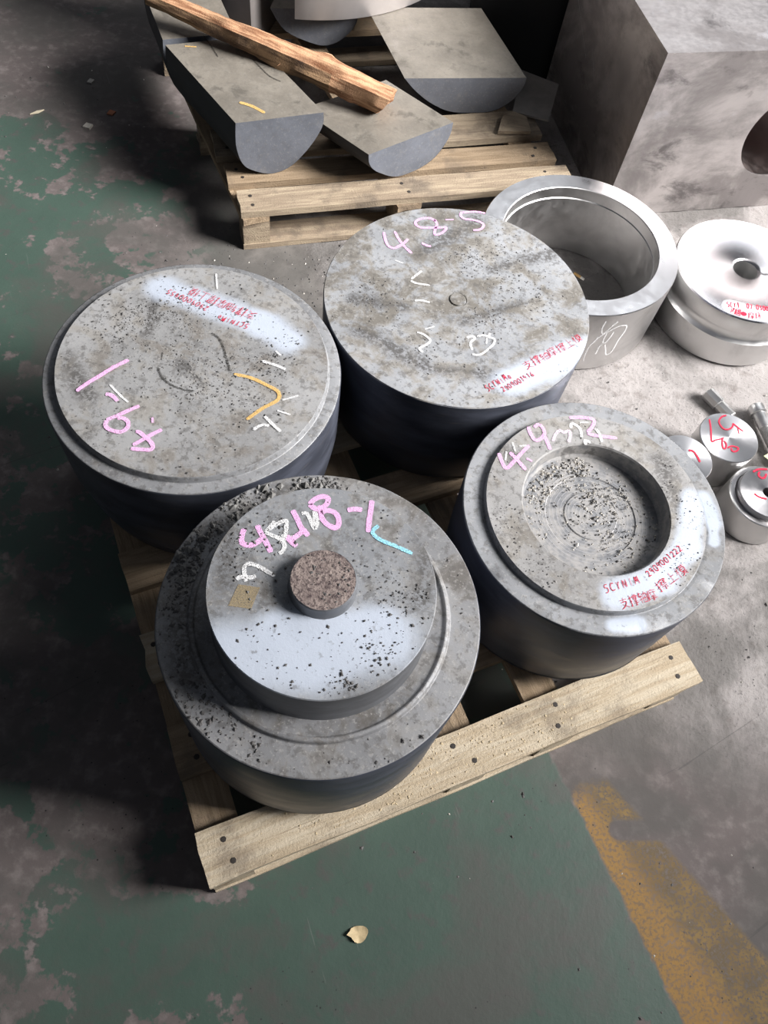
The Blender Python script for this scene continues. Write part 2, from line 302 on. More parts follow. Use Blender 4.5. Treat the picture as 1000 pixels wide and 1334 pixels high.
STROKES=[('A','pink',0.008,[[[-0.1306,0.0649],[-0.1311,0.0533],[-0.1275,0.0422],[-0.1177,0.0404],[-0.1087,0.0457],[-0.1021,0.0545]],[[-0.1141,0.0747],[-0.1052,0.0632],[-0.0934,0.0491],[-0.0835,0.0365]],[[-0.0693,0.1107],[-0.06,0.0989],[-0.0497,0.0841],[-0.037,0.0744]],[[-0.0682,0.0675],[-0.0605,0.0598],[-0.0496,0.0539]],[[-0.0633,0.0592],[-0.055,0.0684],[-0.0472,0.0796],[-0.0448,0.0852]],[[-0.047,0.1263],[-0.0416,0.1364],[-0.031,0.1442],[-0.0224,0.1427],[-0.0223,0.132],[-0.0321,0.1209],[-0.0417,0.123],[-0.0467,0.1264]],[[-0.0307,0.1283],[-0.0294,0.1181],[-0.0228,0.1057],[-0.0121,0.0978],[-0.0003,0.0963],[0.0016,0.1077],[-0.0061,0.1199],[-0.0202,0.1219],[-0.0264,0.1153]],[[0.0104,0.1289],[0.0203,0.1333],[0.0317,0.1345]]]),('A','pink',0.008,[[[0.0431,0.1542],[0.0444,0.1385],[0.0451,0.1228],[0.0473,0.0992]]]),('A','white',0.006,[[[-0.0902,0.0869],[-0.0944,0.0774],[-0.0991,0.0662]],[[-0.0991,0.0662],[-0.0879,0.063],[-0.0753,0.0598],[-0.0674,0.0516],[-0.068,0.0416],[-0.0721,0.0367]],[[-0.0954,0.0715],[-0.0843,0.0848],[-0.0744,0.0912],[-0.0716,0.0792],[-0.0695,0.0628]],[[-0.0744,0.0684],[-0.0674,0.0616],[-0.0605,0.0665],[-0.0512,0.0713]],[[-0.0552,0.1087],[-0.048,0.1103],[-0.0419,0.1031],[-0.0311,0.0883],[-0.0293,0.1007],[-0.0349,0.1168]],[[-0.0387,0.116],[-0.0324,0.0914]],[[-0.1203,-0.0155],[-0.1172,-0.0111],[-0.1105,-0.009],[-0.1021,-0.0084],[-0.096,-0.0039]],[[-0.1065,-0.0156],[-0.1116,-0.0051],[-0.1149,0.0053],[-0.1102,0.0118],[-0.1,0.0118],[-0.0875,0.0081],[-0.0698,0.0008]]]),('A','blue',0.006,[[[0.0605,0.1135],[0.0538,0.103],[0.0576,0.0957],[0.0706,0.0898],[0.0893,0.0859],[0.1174,0.0787]]]),('B','pink',0.0075,[[[-0.1812,-0.1123],[-0.1741,-0.0998],[-0.1628,-0.0819],[-0.1484,-0.0612],[-0.1334,-0.0411],[-0.1167,-0.0219]],[[-0.1799,-0.108],[-0.1656,-0.0851],[-0.1496,-0.0633],[-0.1356,-0.0404]],[[-0.1304,-0.1063],[-0.1217,-0.1059],[-0.1136,-0.1095],[-0.1054,-0.1161]],[[-0.065,-0.1171],[-0.0791,-0.1303],[-0.095,-0.1463],[-0.1097,-0.1595]],[[-0.0931,-0.1518],[-0.0833,-0.1494],[-0.073,-0.1552],[-0.0698,-0.1663],[-0.0766,-0.1774],[-0.0893,-0.1793],[-0.1018,-0.1765],[-0.108,-0.1697],[-0.109,-0.1605]],[[-0.0352,-0.1364],[-0.031,-0.1466]],[[-0.0113,-0.1568],[-0.0222,-0.1677],[-0.0361,-0.1839],[-0.049,-0.1997]],[[-0.0535,-0.1718],[-0.047,-0.1714],[-0.034,-0.1787],[-0.022,-0.1863],[-0.0153,-0.1951],[-0.0179,-0.2019],[-0.0293,-0.2046],[-0.0502,-0.2074]]]),('B','white',0.004,[[[-0.1304,-0.0838],[-0.1169,-0.0942],[-0.1013,-0.1052],[-0.0866,-0.1139]]]),('B','yellow',0.007,[[[0.0772,-0.0072],[0.1077,-0.0072],[0.1438,-0.0175],[0.1662,-0.0273],[0.1689,-0.0456],[0.1478,-0.0696],[0.1261,-0.1008]]]),('B','white',0.006,[[[-0.0235,0.2313],[-0.0105,0.192]],[[0.155,-0.0863],[0.1732,-0.1002],[0.1909,-0.1125]],[[0.1428,-0.1199],[0.1542,-0.107],[0.1685,-0.1049]],[[0.1743,-0.0683],[0.1991,-0.0718]],[[0.1774,-0.0435],[0.2036,-0.0263]],[[0.118,0.0366],[0.1435,0.0335],[0.1666,0.0275]],[[0.1387,0.0662],[0.1501,0.0578]]]),('B','dark',0.004,[[[0.01,0.0788],[0.0285,0.0687],[0.0447,0.0443],[0.0555,0.0229],[0.0683,-0.0016]],[[-0.06,-0.0266],[-0.0459,-0.0463],[-0.0225,-0.0595],[0.0025,-0.063],[0.0173,-0.0624]],[[-0.0632,0.0122],[-0.0602,-0.0069]]]),('C','pink',0.006,[[[-0.1832,0.1541],[-0.1774,0.1355],[-0.1678,0.1163],[-0.1544,0.1111],[-0.1434,0.1215],[-0.1352,0.1329],[-0.1286,0.1476]],[[-0.1611,0.1642],[-0.1481,0.1421],[-0.1308,0.1215],[-0.114,0.1071]],[[-0.0976,0.1444],[-0.0867,0.1395],[-0.0766,0.1395]],[[-0.057,0.2311],[-0.0395,0.2374]],[[0.028,0.2777],[0.0056,0.2766],[-0.0234,0.2654]],[[-0.0243,0.267],[-0.026,0.2549],[-0.0158,0.2462],[0.0036,0.2481],[0.0196,0.2458],[0.0283,0.238],[0.0234,0.2232],[0.0075,0.2148]],[[-0.0777,0.2205],[-0.0902,0.2264],[-0.1077,0.2213],[-0.12,0.2081],[-0.1183,0.1972],[-0.1072,0.1918],[-0.0909,0.195],[-0.0687,0.2022],[-0.0525,0.2069],[-0.0548,0.1949],[-0.0635,0.1831],[-0.0731,0.1784],[-0.0754,0.1909],[-0.0739,0.2121],[-0.0809,0.2253]]]),('C','white',0.005,[[[-0.1453,0.0767],[-0.1272,0.0726]],[[-0.1035,0.0317],[-0.0946,0.0462],[-0.0856,0.0608]],[[-0.1039,0.0265],[-0.091,0.0225],[-0.063,0.0241]],[[-0.0872,-0.0267],[-0.0732,-0.0229],[-0.0561,-0.0242]],[[-0.0697,-0.1106],[-0.0601,-0.1118],[-0.0475,-0.1178],[-0.0403,-0.1268],[-0.0469,-0.1378],[-0.0588,-0.1516],[-0.0503,-0.159]],[[-0.0379,-0.0855],[-0.055,-0.0986]],[[0.0452,-0.1276],[0.0404,-0.1165],[0.0405,-0.1072],[0.0464,-0.097],[0.0411,-0.0921],[0.0301,-0.099]],[[0.0503,-0.0897],[0.0638,-0.0839],[0.0721,-0.0839],[0.0759,-0.0744]],[[0.0703,-0.0885],[0.0713,-0.1053]],[[0.0724,-0.0864],[0.0844,-0.0879],[0.0869,-0.0966],[0.0808,-0.1106],[0.0624,-0.1359],[0.0465,-0.1394]]]),('D','pink',0.007,[[[-0.1862,0.073],[-0.1789,0.0562],[-0.1691,0.0431],[-0.1566,0.0615],[-0.1442,0.0831],[-0.1315,0.1035]],[[-0.166,0.0794],[-0.152,0.0672],[-0.1336,0.0479]],[[-0.1343,0.073],[-0.1232,0.07]],[[-0.1369,0.1456],[-0.1304,0.1293],[-0.1208,0.1178],[-0.1107,0.1244],[-0.105,0.1371],[-0.1099,0.1506],[-0.1182,0.1551],[-0.1256,0.1467]],[[-0.1046,0.1323],[-0.0985,0.1194],[-0.0916,0.1035]],[[-0.0598,0.186],[-0.0358,0.1928],[-0.0128,0.1925],[-0.0149,0.1754],[-0.0237,0.1601]],[[-0.0236,0.1585],[-0.0102,0.1562],[0.0338,0.1603]]]),('D','pale',0.006,[[[-0.0882,0.1235],[-0.084,0.1406],[-0.0766,0.1512],[-0.0685,0.1492],[-0.0582,0.155],[-0.0562,0.1425],[-0.0581,0.1285]]]),('D','white',0.006,[[[-0.1629,0.1023],[-0.156,0.0834]],[[-0.1725,0.0794],[-0.1725,0.0601]],[[-0.1494,0.0976],[-0.1366,0.1022]],[[-0.0553,0.1622],[-0.0551,0.1728],[-0.0456,0.1712],[-0.0372,0.1634],[-0.0343,0.1461]],[[-0.0392,0.1793],[-0.022,0.1842]],[[-0.0251,0.1306],[-0.0276,0.1397],[-0.0161,0.1376]],[[-0.0094,0.1734],[-0.001,0.1623],[0.0049,0.1436]]]),('E','aqua',0.008,[[[-0.0872,0.1347],[-0.0797,0.1451],[-0.0703,0.1334],[-0.0832,0.1297]],[[-0.0654,0.1472],[-0.0619,0.1317],[-0.0633,0.1028]],[[0.0243,0.1566],[0.0192,0.1224]]]),('E','dark',0.006,[[[0.0355,-0.0032],[0.046,-0.0098],[0.0594,-0.0061]]]),('S1','red',0.004,[[[-0.0482,0.0441],[-0.0456,0.0204],[-0.0454,-0.002],[-0.0446,-0.0241],[-0.0357,-0.0178],[-0.024,-0.0122],[-0.0134,-0.0055]],[[-0.017,-0.0091],[-0.0188,-0.0234],[-0.0172,-0.0368],[-0.0115,-0.0368],[-0.0086,-0.0237],[-0.0138,-0.0139]],[[-0.0057,-0.0341],[0.005,-0.026],[0.0208,-0.0277],[0.0157,-0.0385],[0.0053,-0.041],[0.0035,-0.0319]],[[-0.0042,0.0664],[-0.0162,0.0591],[-0.0239,0.0429],[-0.0198,0.0296],[-0.011,0.0218],[0.0007,0.0247],[0.0093,0.0338],[0.0123,0.046]],[[0.0111,0.0457],[0.0222,0.037],[0.0366,0.0263]],[[0.0232,0.0344],[0.0256,0.0152]]]),('S2','red',0.005,[[[0.0087,0.0238],[0.0196,0.0238],[0.0279,0.0127],[0.035,-0.0037]]]),('S3','red',0.005,[[[-0.0348,0.0514],[-0.0242,0.0599],[-0.0121,0.0648],[0.0014,0.067]],[[-0.0187,0.0552],[-0.022,0.0446],[-0.0158,0.0382],[-0.0072,0.0411],[-0.0021,0.0532]],[[-0.0358,-0.0112],[-0.0248,-0.0182],[-0.0068,-0.0198]]]),('F1','yellow',0.01,[[[-0.5886,1.8837],[-0.5538,1.8779],[-0.514,1.8602]],[[-0.7956,2.0794],[-0.7649,2.0863]]]),('F1','dark',0.004,[[[-0.7625,2.1457],[-0.7282,2.103],[-0.6965,2.0605]],[[-0.6012,2.0783],[-0.544,2.0232],[-0.5056,2.007]]])]
TEXTS=[('B','5CrNiMo',[0.0751,0.119],[0.0096,0.1272],0.0121),('B','2909000955',[-0.0108,0.1428],[-0.1009,0.1671],0.011),('B','支撑轴摩擦上模',[0.0843,0.1491],[-0.0565,0.1848],0.0181),('C','5CrNiMo',[0.0868,-0.2243],[0.1322,-0.1773],0.0138),('C','支撑轴摩擦上模',[0.1573,-0.1535],[0.2676,-0.0429],0.016),('C','2909001416',[0.1177,-0.2181],[0.1751,-0.16],0.0105),('D','5CrNiM',[0.0206,-0.167],[0.0828,-0.135],0.0136),('D','2909001222',[0.0967,-0.1214],[0.1574,-0.0526],0.0104),('D','支撑轴摩',[0.0496,-0.1914],[0.1127,-0.1564],0.0153),('D','擦上模',[0.1159,-0.1465],[0.1663,-0.0944],0.0154),('E','5Cr1',[-0.0627,-0.1633],[-0.0255,-0.1569],0.0167),('E','07-0300',[-0.0095,-0.1544],[0.0516,-0.1487],0.0169),('E','内圆',[-0.0558,-0.1828],[-0.0272,-0.1858],0.0188),('E','磨床',[-0.0065,-0.189],[0.0333,-0.1819],0.0183)]
RINGMARK=[[[-1.2566,0.1915],[-1.26,0.1782],[-1.2603,0.1647],[-1.2444,0.1508],[-1.2281,0.1458],[-1.1981,0.1541],[-1.1609,0.1731],[-1.1245,0.1858]],[[-1.291,0.0398],[-1.305,0.0611],[-1.3073,0.0856],[-1.2937,0.1071],[-1.2578,0.1279],[-1.2148,0.1431],[-1.1605,0.1549],[-1.1146,0.164],[-1.0588,0.1671],[-0.9942,0.1619],[-0.9752,0.1441],[-0.9861,0.1266],[-1.0008,0.1043],[-1.0023,0.0779],[-1.0176,0.0597],[-1.0626,0.056],[-1.1031,0.0786],[-1.1397,0.1001]],[[-1.2922,0.1059],[-1.2709,0.1187],[-1.2609,0.1349]],[[-1.1844,0.1444],[-1.1877,0.1283],[-1.177,0.1114],[-1.1468,0.1088],[-1.1274,0.1232],[-1.112,0.1467]],[[-1.1716,0.1029],[-1.1942,0.0954],[-1.194,0.076],[-1.1992,0.0651]]]


# ------------------------------------------------------------ flat drawn marks
def smooth_line(pts, n=5):
    if len(pts) < 3: return [Vector(p) for p in pts]
    P = [Vector(pts[0])]+[Vector(p) for p in pts]+[Vector(pts[-1])]; out = []
    for i in range(1, len(P)-2):
        a, b, c, d = P[i-1:i+3]
        for k in range(n):
            t = k/n; out.append(.5*((2*b)+(-a+c)*t+(2*a-5*b+4*c-d)*t*t+(-a+3*b-3*c+d)*t**3))
    return out+[P[-2]]
def ribbons(bm, polys, width, z, seed=1, fmap=None, n=5):
    rr = random.Random(seed)
    for pts in polys:
        L = smooth_line(pts, n); prev = None
        for i, p in enumerate(L):
            a = L[max(0, i-1)]; b = L[min(len(L)-1, i+1)]; d = (b-a)
            if d.length < 1e-7: continue
            d.normalize(); nn = Vector((-d.y, d.x)); wv = width*.5*(.92+.16*rr.random())*(.6 if i in (0, len(L)-1) else 1)
            q = []
            for s in (1, -1):
                u = p+nn*wv*s; u3 = Vector((u.x, u.y, z)) if fmap is None else fmap(u)
                q.append(bm.verts.new(u3))
            if prev: bm.faces.new((prev[0], prev[1], q[1], q[0]))
            prev = q
    for f in bm.faces:
        f.normal_update()
    return bm
def up_faces(bm):
    for f in bm.faces:
        f.normal_update()
        if f.normal.z < 0: f.normal_flip()
    return bm
FONT = {
'0': [[(.5,1),(.15,.75),(.15,.25),(.5,0),(.85,.25),(.85,.75),(.5,1)]], '1': [[(.35,.8),(.55,1),(.5,0)]],
'2': [[(.15,.78),(.45,1),(.8,.78),(.55,.4),(.1,.02),(.5,.1),(.95,0)]], '3': [[(.15,.95),(.7,.9),(.4,.55),(.8,.4),(.6,.05),(.12,.05)]],
'4': [[(.3,1),(.1,.45),(.85,.5)],[(.65,.8),(.6,0)]], '5': [[(.85,1),(.3,.95),(.25,.6),(.65,.58),(.8,.3),(.5,0),(.15,.05)]],
'6': [[(.7,1),(.25,.55),(.2,.2),(.5,0),(.8,.2),(.6,.45),(.25,.35)]], '7': [[(.1,.95),(.85,.95),(.45,0)]],
'9': [[(.8,.7),(.5,1),(.2,.8),(.35,.5),(.75,.6),(.8,.75),(.7,0)]], 'C': [[(.85,.85),(.5,1),(.15,.6),(.2,.15),(.55,0),(.9,.12)]],
'r': [[(.15,.95),(.4,.5)],[(.75,.95),(.4,.5),(.35,0)]], 'N': [[(.15,0),(.2,1),(.75,.05),(.85,1)]], 'i': [[(.5,.9),(.45,0)]],
'M': [[(.05,0),(.25,1),(.45,.3),(.7,1),(.9,0)]], 'o': [[(.5,.6),(.25,.35),(.4,.05),(.7,.15),(.75,.45),(.5,.6)]], '-': [[(.2,.5),(.8,.52)]],
'支': [[(.1,.8),(.9,.8)],[(.5,1),(.5,.6)],[(.2,.58),(.75,.58),(.5,.2),(.1,0)],[(.3,.4),(.9,0)]],
'撑': [[(.02,.72),(.32,.76)],[(.18,1),(.18,.05),(.08,.12)],[(.02,.35),(.32,.48)],[(.65,1),(.65,.85)],[(.5,.95),(.54,.86)],[(.82,.97),(.76,.86)],[(.42,.72),(.44,.82),(.92,.82),(.88,.74)],[(.54,.72),(.54,.6),(.8,.6),(.8,.72),(.54,.72)],[(.85,.52),(.5,.46)],[(.48,.34),(.88,.36)],[(.42,.2),(.94,.22)],[(.68,.48),(.68,.02),(.58,.06)]],
'轴': [[(.05,.82),(.42,.84)],[(.22,1),(.1,.6),(.42,.62)],[(.27,.72),(.27,0)],[(.04,.3),(.46,.38)],[(.52,.75),(.52,.02)],[(.52,.75),(.94,.75),(.94,.02)],[(.73,1),(.73,.05)],[(.52,.4),(.94,.4)],[(.52,.05),(.94,.05)]],
'摩': [[(.5,1),(.55,.92)],[(.12,.88),(.95,.88)],[(.14,.88),(.12,.4),(.02,.05)],[(.22,.7),(.52,.7)],[(.37,.8),(.37,.48)],[(.58,.7),(.92,.7)],[(.74,.8),(.74,.48)],[(.8,.42),(.35,.38)],[(.3,.28),(.85,.3)],[(.2,.15),(.95,.17)],[(.56,.4),(.56,0),(.46,.04)]],
'擦': [[(.02,.72),(.32,.76)],[(.18,1),(.18,.05),(.08,.12)],[(.02,.35),(.32,.48)],[(.65,1),(.67,.9)],[(.4,.75),(.42,.86),(.95,.86),(.92,.76)],[(.55,.76),(.42,.5)],[(.52,.7),(.64,.7),(.45,.42)],[(.72,.72),(.9,.72),(.72,.5)],[(.68,.68),(.94,.42)],[(.52,.42),(.84,.42)],[(.42,.28),(.92,.28)],[(.67,.28),(.67,0),(.6,.04)],[(.52,.18),(.42,.05)],[(.8,.18),(.92,.05)]],
'上': [[(.5,1),(.5,.05)],[(.5,.58),(.82,.58)],[(.08,.05),(.95,.05)]],
'模': [[(.02,.72),(.36,.74)],[(.2,1),(.2,0)],[(.2,.7),(.02,.35)],[(.2,.6),(.34,.45)],[(.42,.85),(.95,.85)],[(.56,.98),(.56,.74)],[(.8,.98),(.8,.74)],[(.5,.7),(.5,.38),(.86,.38),(.86,.7),(.5,.7)],[(.5,.54),(.86,.54)],[(.4,.24),(.96,.24)],[(.68,.38),(.64,.15),(.4,0)],[(.7,.2),(.95,0)]],
'内': [[(.12,.75),(.12,0)],[(.12,.75),(.88,.75),(.88,.02),(.76,.08)],[(.5,1),(.48,.6),(.25,.25)],[(.5,.55),(.72,.3)]],
'圆': [[(.1,.95),(.1,.02)],[(.1,.02),(.9,.02)],[(.9,.02),(.9,.95)],[(.9,.95),(.1,.95)],[(.35,.8),(.35,.65),(.65,.65),(.65,.8),(.35,.8)],[(.3,.52),(.3,.25)],[(.3,.52),(.7,.52),(.7,.25)],[(.5,.42),(.48,.25),(.25,.12)],[(.52,.25),(.75,.1)]],
'床': [[(.5,1),(.54,.92)],[(.12,.86),(.92,.86)],[(.14,.86),(.12,.4),(.02,0)],[(.25,.58),(.92,.58)],[(.58,.8),(.58,0)],[(.56,.55),(.25,.12)],[(.6,.55),(.94,.15)]]}
FONT['磨'] = FONT['摩']
def write(bm, text, a, b, h, z, width, seed=0):
    A = Vector(a); B = Vector(b); d = B-A; L = d.length; d.normalize(); n = Vector((-d.y, d.x)); rr = random.Random(seed)
    step = L/len(text)
    for i, ch in enumerate(text):
        polys = []
        cjk = ord(ch) > 255; wch = step*(.98 if cjk else .80); hh = h*(.92+.16*rr.random())*(1.25 if cjk else 1.1); off = (rr.random()-.5)*h*.12; sl = .12+.1*rr.random()
        for st in FONT[ch]:
            polys.append([tuple(A+d*(step*i+x*wch+sl*y*hh*.5)+n*(y*hh+off)) for x, y in st])
        ribbons(bm, polys, width, z, seed*31+i, n=3)
def marks(key, parent, z, textw=.0013):
    for i, (k, col, wd, polys) in enumerate(STROKES):
        if k != key: continue
        lab = {'pink': 'pink chalk stroke', 'white': 'white chalk stroke', 'pale': 'pale pink chalk stroke', 'blue': 'light blue chalk tick', 'yellow': 'ochre yellow chalk stroke',
               'dark': 'dark scratched line', 'red': 'red marker stroke', 'aqua': 'pale aqua chalk stroke'}[col]
        for j, st in enumerate(polys):
            o = link('chalk_stroke' if col not in ('dark', 'red') else ('marker_stroke' if col == 'red' else 'scratch'), up_faces(ribbons(bmesh.new(), [st], wd, z+.0007+.00012*((i+j) % 5), i)), CH[col], parent, 0)
            o['label'] = lab
    bm = bmesh.new(); any_ = False
    for i, (k, tx, a, b, h) in enumerate(TEXTS):
        if k == key: write(bm, tx, a, b, h, z+.0009, textw, i+1); any_ = True
    if any_:
        o = link('marker_writing', up_faces(bm), CH['red'], parent, 0); o['label'] = 'red handwritten characters and numbers'; o['kind'] = 'stuff'
    else: bm.free()

# ------------------------------------------------------------ crumbs and chips
def chips(name, pts, mat, seed, smin, smax, flat=.55, **k):
    """pts: list of (x, y, z); one mesh of small angular grains"""
    rr = random.Random(seed); V = []; Fc = []
    for (x, y, z) in pts:
        s = .72*(smin+(smax-smin)*rr.random()**3); b = len(V); a = rr.random()*6.28
        ca, sa = math.cos(a), math.sin(a); fl = flat*(.6+.8*rr.random()); el = .6+.9*rr.random()
        for (u, v, w_) in ((1, 0, 0), (0, 1, 0), (-1, 0, 0), (0, -1, 0), (0, 0, 1), (0, 0, -.6)):
            u = (u+rr.uniform(-.3, .3))*s*el; v = (v+rr.uniform(-.3, .3))*s; ww = (w_+.45)*s*fl
            V.append((x+u*ca-v*sa, y+u*sa+v*ca, z+max(ww, 0.)-.0002))
        for f in ((0, 1, 4), (1, 2, 4), (2, 3, 4), (3, 0, 4), (1, 0, 5), (2, 1, 5), (3, 2, 5), (0, 3, 5)): Fc.append(tuple(b+i for i in f))
    me = bpy.data.meshes.new(name); me.from_pydata(V, [], Fc); me.materials.append(mat)
    o = bpy.data.objects.new(name, me); COL.objects.link(o); return tag(o, kind='stuff', **k)
def scatter(n, c, rmin, rmax, seed, nz=6., thr=.0, clusters=()):
    rr = random.Random(seed); out = []
    while len(out) < n:
        if clusters and rr.random() < .6:
            cx, cy, sg = clusters[rr.randrange(len(clusters))]; x = rr.gauss(cx, sg); y = rr.gauss(cy, sg)
        else:
            a = rr.random()*6.28318; r = math.sqrt(rr.random())*rmax; x = r*math.cos(a); y = r*math.sin(a)
            if mnoise.noise((x*nz+seed, y*nz, seed)) < thr: continue
        q = math.hypot(x, y)
        if rmin <= q <= rmax: out.append((x+c[0], y+c[1]))
    return out

# ============================================================ SETTING: floor
def warp(n, lo, hi, c0, c1):
    k = [c0+(c1-c0)*i/n for i in range(n+1)]
    return [lo, (lo+c0)/2]+k+[(hi+c1)/2, hi]
xs = warp(210, -9, 9, -1.8, 1.5); ys = warp(260, -5, 11, -.5, 3.4)
bm = bmesh.new(); grid = []
for y in ys:
    row = []
    for x in xs:
        s = (x-.466)*.845+(y-.372)*.535
        m = max(0., min(1., (s+.02)/.1))*max(0., min(1., (y-.35)/.25))
        z = -abs(mnoise.noise((x*9, y*9, 0)))*.006*m-abs(mnoise.noise((x*30, y*30, 3)))*.0035*m-abs(mnoise.noise((x*2.5, y*2.5, 7)))*.002
        row.append(bm.verts.new((x, y, z)))
    grid.append(row)
for j in range(len(ys)-1):
    for i in range(len(xs)-1): bm.faces.new((grid[j][i], grid[j][i+1], grid[j+1][i+1], grid[j+1][i]))
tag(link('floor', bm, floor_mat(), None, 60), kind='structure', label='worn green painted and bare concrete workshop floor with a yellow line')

# ============================================================ front pallet
def pallet(name, P, ang, L, boards, stringers, H, mat, mat_in, label, skew=0., bottom=(0., .45, .93), nails=True, wob=.0028, seed=0, depth=1.03):
    t = empty(name, (P[0], P[1], 0), ang, label=label, cat='pallet', group=None)
    th = .020; dv = math.tan(skew)
    r = random.Random(seed+5)
    for i, (v0, v1) in enumerate(boards):
        o = link('deck_board', plank(L+r.uniform(-.012, .012), v1-v0, th, seed+i, wob), mat if i == 0 else mat_in if mat_in and i % 2 else mat, t, 40,
                 (v0*-dv+r.uniform(-.004, .006)*(i > 0), v0, H), (0, 0, r.uniform(-.006, .006)*(i > 0)))
        if nails and i < 3:
            for u in stringers:
                for vv in (.3, .72):
                    b = lathe([(0, 0), (.0055, .0), (.005, .0012), (0, .0016)], 7)
                    link('nail_head', b, M_nail_bore_shade, o, 35, (u+.035+r.uniform(-.015, .015), (v1-v0)*vv, -.0004))
    for k, u in enumerate(stringers):
        bmw = plank(depth, .075, .018, seed+20+k, .0015)
        link('stringer_board', bmw, mat_in or mat, t, 40, (u+.075-.0*dv, .002, H-th-.0005), (0, 0, math.pi/2+skew))
    hb = H-th-.018-.018
    for u in stringers:
        for v in bottom:
            bmw = plank(.075, .09, hb-.0015, seed+40, .001, 3, 2)
            link('spacer_block', bmw, mat, t, 40, (u-v*dv, v+.004, H-th-.0195))
    for v in bottom:
        link('bottom_board', plank(L-.01, .085, .017, seed+60+int(v*10), .002), mat, t, 40, (-v*dv, v+.001, .0175))
    return t
a1 = math.atan2(.52921, .84849)
pal1 = pallet('wooden_pallet', (-.164, .0555), a1, 1.016, [(0, .092), (.187, .288), (.382, .478), (.575, .665), (.762, .86), (.945, 1.035)], [0.001, .465, .66, .935], .13, M_wood1, M_wood_in,
              'pale rough wooden pallet on the green floor carrying the four big round forgings')
a2 = math.radians(23.6)
pal2 = pallet('wooden_pallet', (-.537, 1.665), a2, .99, [(0, .088), (.116, .20), (.235, .36), (.82, .92)], [0.002, .44, .89], .13, M_wood2, M_wood_in,
              'weathered grey-brown wooden pallet carrying the half-round forgings', skew=math.radians(9), bottom=(0., .42, .83), seed=11, depth=.93)
pal2.children  # built

# ============================================================ four big round forgings on the front pallet
M_side = side_steel('dark blue grey turned steel side')
PH = .1325
def local_marks(key, t, z): marks(key, t, z)
# A: stepped, in front
A = empty('stepped_forging', (-.0645, .4395, PH), label='front stepped round forging with raised boss and small rusty centre stub', cat='forging')
zf = .487-PH; zb = .584-PH
sprA = [((-.105, -.128), (.005, -.105), .052), ((.005, -.105), (.105, -.058), .046), ((-.05, -.075), (.09, -.04), .03)]
M_A = forged('forged top grey, stepped piece', sprA, (.26, .27, .285), seed=1.3, gthr=.56, warm=.35, smears=[((.139, .11), (.137, .01), .022), ((-.138, -.025), (-.150, .06), .014)])
M_Af = forged('forged flange grey, stepped piece', (), (.235, .238, .245), seed=4.1, gthr=.54, warm=.3, smears=[((-.22, .02), (-.17, -.13), .026), ((-.20, .10), (-.10, .20), .016)])
link('flange_side', lathe(bev([(.226, 0), (.234, .004), (.236, .034), (.246, .040), (.2475, .05), (.247, .2), (.2475, zf-.003), (.245, zf-.0005)], .003), 160, jit=.002), M_side, A)
link('flange', lathe(bev([(.2465, zf-.003), (.2455, zf), (.199, zf+.0005), (.197, zf+.008), (.191, zf+.009), (.1885, zf+.004), (.150, zf+.006)], .0012), 160, jit=.0015), M_Af, A)
M_wear = machined('rubbed bright steel edge', (.45, .46, .48), .3, .3, .2)
link('rubbed_edge', lathe([(.2362, .0335), (.2366, .0345), (.2464, .0405), (.2472, .0425)], 160), M_wear, A)
M_bs = side_steel('grey turned boss side', (.13, .135, .145), .42, .5)
link('boss_side', lathe([(.166, zf+.004), (.1635, zf+.015), (.1635, zb-.002)], 160), M_bs, A)
link('boss', lathe([(.1635, zb-.002), (.1622, zb), (.045, zb), (0, zb)], 160, jit=.001), M_A, A)
g = G('rusty rough stub end'); p_ = g.obj(); n_ = g.noise(p_, 45, 6, .7); n2_ = g.noise(p_, 160, 4, .7)
M_rust = g.done(g.mix(g.rng(n2_, .45, .65), g.mix(g.rng(n_, .35, .65), (.17, .13, .12), (.29, .235, .21)), (.07, .05, .05)), .8, .1, g.bump(g.math('ADD', n_, n2_), .7, .004))
link('stub_side', lathe([(.050, zb-.001), (.0475, zb+.006), (.047, zb+.022), (.0455, zb+.024)], 64), M_bs, A)
link('stub', lathe([(.0458, zb+.0237), (.030, zb+.0245), (.015, zb+.0243), (0, zb+.0245)], 64, jit=.01), M_rust, A)['label'] = 'rusty brown stub end'
marks('A', A, zb)
sq = bmesh.new(); sv = [sq.verts.new((-.1215+u*.032+v*.004, -.056+v*.036, zb+.0006)) for u, v in ((0, 0), (1, .05), (1.0, 1), (0.05, .95))]; sq.faces.new(sv)
link('paint_patch', sq, chalk('ochre brown paint patch', (.29, .235, .15), .50), A, 0)['label'] = 'small ochre brown square patch'
# B: lipped, left
B = empty('lipped_forging', (-.400, .890, PH), label='left round forging with thin raised lip, pink chalk 4.9-1 and ochre stroke', cat='forging')
zr = .430-PH; zt = .444-PH
sprB = [((-.115, .168), (.095, .128), .034), ((.095, .128), (.155, .100), .034)]
link('body_side', lathe(bev([(.236, 0), (.250, .006), (.262, .06), (.2735, .15), (.2745, zr-.004), (.273, zr-.001)], .003), 160, jit=.0025), M_side, B)
link('rim', lathe(bev([(.2735, zr-.002), (.272, zr), (.2515, zr), (.2490, zt-.002), (.2475, zt)], .001), 160, jit=.001), forged('forged rim grey', (), (.225, .23, .238), seed=2.2, gthr=.60, warm=.3), B)
link('top_face', lathe([(.2476, zt), (.08, zt+.001), (0, zt+.001)], 160, jit=.001), forged('forged top brown grey, lipped piece', sprB, (.30, .30, .30), (.17, .155, .14), seed=7.7, gthr=.53, smears=[((-.225, -.05), (-.156, -.12), .020), ((-.127, -.185), (-.141, -.235), .010), ((-.026, .0), (.026, -.042), .008), ((-.104, .04), (-.119, .155), .008)]), B)
marks('B', B, zt+.0012)
